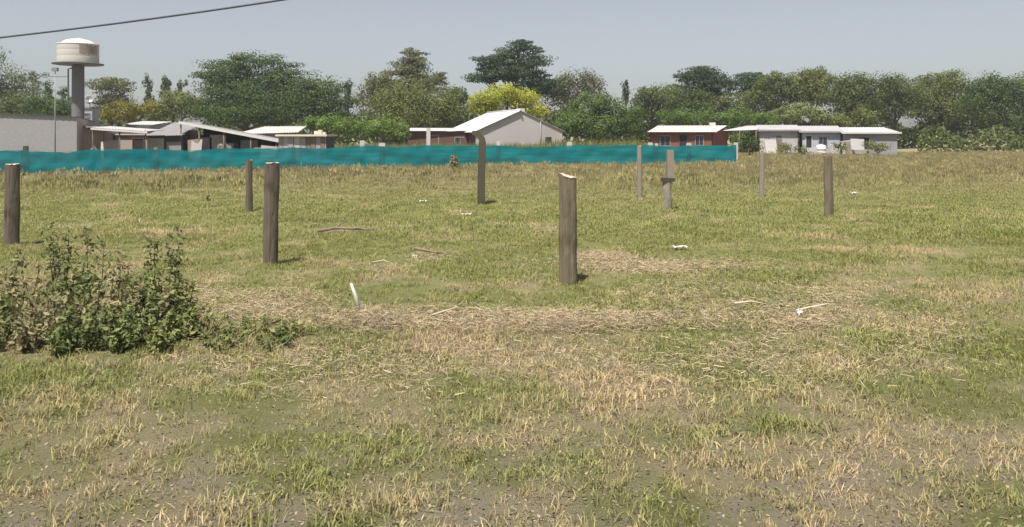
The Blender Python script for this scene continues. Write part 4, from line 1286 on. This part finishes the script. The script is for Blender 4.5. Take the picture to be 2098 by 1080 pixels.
weed('tall weed with a double tip on the left of the weed clump', 118, 458, 8.3, .34, 10, 130, top=.5)
weed('tall weed with a single tip in the middle of the weed clump', 190, 464, 8.2, .32, 9, 130, top=.5)
weed('tall pointed weed on the right side of the weed clump', 350, 468, 8.3, .30, 10, 130, top=.5)
weed('dry tipped weed at the left edge of the picture below the post', 22, 515, 8.2, .28, 8, 100, 'weed2')
fill = 'low leafy weed among the taller ones in the lower left clump'
for (px, yt, D_, sp) in ((60, 555, 7.9, .3), (150, 535, 8.0, .3), (240, 520, 8.1, .28), (280, 560, 7.8, .3), (320, 545, 8.0, .25), (370, 570, 8.0, .22), (210, 580, 7.6, .32), (110, 590, 7.5, .32), (20, 600, 7.5, .32),
                         (300, 610, 7.5, .3), (-40, 560, 7.8, .35), (370, 625, 7.6, .25), (400, 640, 7.7, .25), (345, 590, 7.9, .25), (130, 645, 7.1, .3), (320, 655, 7.2, .28), (-20, 640, 7.2, .3), (170, 620, 7.3, .3), (50, 630, 7.25, .3), (250, 640, 7.2, .3)):
    weed(fill, px, yt, D_, sp * 1.15, 9, 88, random.choice(('weed', 'weedy', 'weed', 'weed2')), heads=False)
fill2 = 'low creeping green weed on the bare front edge right of the weed clump'
for (px, yt, D_, sp) in ((425, 632, 7.8, .3), (475, 662, 7.6, .25), (540, 654, 7.9, .2), (590, 660, 7.7, .18), (450, 668, 7.3, .25), (565, 680, 7.4, .18)):
    weed(fill2, px, yt, D_, sp * 1.5, 10, 26, random.choice(('weed', 'weedy')), 'creeping weeds on the front edge', heads=False)
weed('pale dry weed standing up against the teal net', 932, 318, 45.0, .35, 9, 60, 'weed2', 'weeds by the net', .08)
weed('small dark green weed clump alone in the mown grass', 426, 400, 24.0, .16, 5, 26, 'weedy', 'weeds in the field', .035, heads=False)

# ------------------------------------------------------------------ small things on the field
def on_field(px, py):
    Y = F * CAMZ / (py - HY); x = X(px, Y)
    return Vector((x, Y, float(gz(x, Y))))


b = on_field(737, 630)
b_ = MB(); t_ = P(720, 580, b.y + .02) - b
b_.tube([(0, 0, -.1), (t_.x * .5, .01, t_.z * .5), (t_.x, .0, t_.z)], [.024, .021, .014], 8)
tag(b_.build('white_stake', M['white'], None, b), 'thin white stake leaning left in the dry foreground grass', 'stake')

G_ = 'pale litter lying on the grass'
def scrap(label, px, py, w, h, mat='white', name='paper_scrap', cat='litter', rz=.2):
    """a crumpled scrap: a small folded sheet with thickness"""
    c = on_field(px, py)
    b_ = MB(); n = 7
    rg = random.Random(int(px))
    vs = [((i / (n - 1) - .5) * w * (1 + .15 * rg.uniform(-1, 1)), (j / 3 - .5) * w * .55 * (1 + .3 * rg.uniform(-1, 1)), abs(math.sin(i * 1.9 + j)) * h * rg.uniform(.5, 1.0) + .02) for j in range(4) for i in range(n)]
    fs = [(j * n + i, j * n + i + 1, (j + 1) * n + i + 1, (j + 1) * n + i) for j in range(3) for i in range(n - 1)]
    b_.add(vs, fs)
    o = b_.build(name, M[mat], None, c + Vector((0, 0, .03)), (0, 0, rz))
    md = o.modifiers.new('thickness', 'SOLIDIFY'); md.thickness = .004
    return tag(o, label, cat, G_)


scrap('white scrap lying on the mown grass left of the bent post', 867, 417, .20, .07)
scrap('flat pale scrap on the mown grass just below the bent post', 956, 440, .24, .04, 'concw')
scrap('long pale scrap on the grass right of the slant topped post', 1393, 511, .26, .035, 'concw')
scrap('white scrap on the grass beside the right end post', 1750, 398, .24, .08)
scrap('small white crumpled scrap in the dry grass near centre', 850, 527, .09, .05, 'concw')
scrap('crumpled white scrap in the straw at the lower right', 1638, 650, .09, .06, rz=.6)


def branch(label, px, py, pts, r_, mat, kids=()):
    c = on_field(px, py)
    o = empty('fallen_branch', c + Vector((0, 0, .05))); tag(o, label, 'branch', 'fallen branches on the field')
    b_ = MB(); b_.tube(pts, [r_ * (1 - .6 * i / (len(pts) - 1)) for i in range(len(pts))], 7); b_.build('limb', M[mat], o)
    for k in kids:
        b_ = MB(); b_.tube(k, [r_ * .5, r_ * .35, r_ * .2], 6); b_.build('twig', M[mat], o)
    return o


branch('brown fallen branch lying in the middle of the near grass', 880, 522, [(-.25, 0, .1), (-.05, .02, .06), (.12, -.02, .03), (.3, .03, .0)], .028, 'bark_dead', [[(-.05, .02, .06), (.0, .1, .12), (.06, .14, .15)], [(.1, 0, .03), (.2, -.1, .05), (.3, -.16, .02)]])
branch('long low brown branch lying left of centre in the mown grass', 715, 473, [(-.65, 0, .0), (-.3, .05, .06), (.1, .0, .05), (.5, .04, .02)], .04, 'bark_dead', [[(-.3, .05, .06), (-.2, .2, .14), (-.1, .3, .16)], [(.1, 0, .05), (.25, -.12, .08), (.4, -.2, .03)]])
branch('pale forked dry branch in the straw at the lower right', 1660, 645, [(-.16, 0, .02), (0, .02, .05), (.2, .05, .08), (.34, .1, .06)], .014, 'sawn', [[(0, .02, .05), (.08, -.06, .07), (.15, -.1, .03)]])
branch('pale thin branch in the straw right of the slant topped post', 1540, 633, [(-.2, 0, .03), (0, .03, .05), (.18, .0, .02)], .014, 'sawn')
branch('pale forked branch among the dead stems below the centre', 905, 650, [(-.12, 0, .02), (0, .0, .06), (.16, .04, .1)], .013, 'sawn', [[(0, 0, .06), (.02, .06, .0), (.06, .1, -.02)]])
branch('pale branch lying left of the slant topped post', 785, 543, [(-.16, 0, .02), (0, .02, .05), (.14, .0, .01)], .016, 'sawn')

# ------------------------------------------------------------------ overhead cable
cpts = []
for i in range(41):
    t = i / 40
    px = -260 + (1100 + 260) * t
    Y = 13.0 - 4.0 * t
    # line seen through (0,77), (300,40), (580,0)
    py = 77 - .1128 * px - 3.6e-5 * px * px
    cpts.append(P(px, py, Y))
b_ = MB(); b_.tube(cpts, .0155, 8)
tag(b_.build('overhead_cable', M['cable']), 'dark overhead cable rising to the right across the upper left sky', 'cable')

# ------------------------------------------------------------------ the air
hb = MB(); hb.box(-230, 230, -25, 140, -1.2, 22)
ho = hb.build('haze', [])
hm = bpy.data.materials.new('pale_air'); hm.use_nodes = True
hn = hm.node_tree; hn.nodes.clear()
pv = hn.nodes.new('ShaderNodeVolumePrincipled'); pv.inputs['Color'].default_value = (.88, .93, 1, 1); pv.inputs['Density'].default_value = .00042
pv.inputs['Anisotropy'].default_value = .2
ou = hn.nodes.new('ShaderNodeOutputMaterial'); hn.links.new(pv.outputs[0], ou.inputs['Volume'])
ho.data.materials.append(hm)
tag(ho, 'thin pale summer haze over the whole field', None, None, 'stuff')
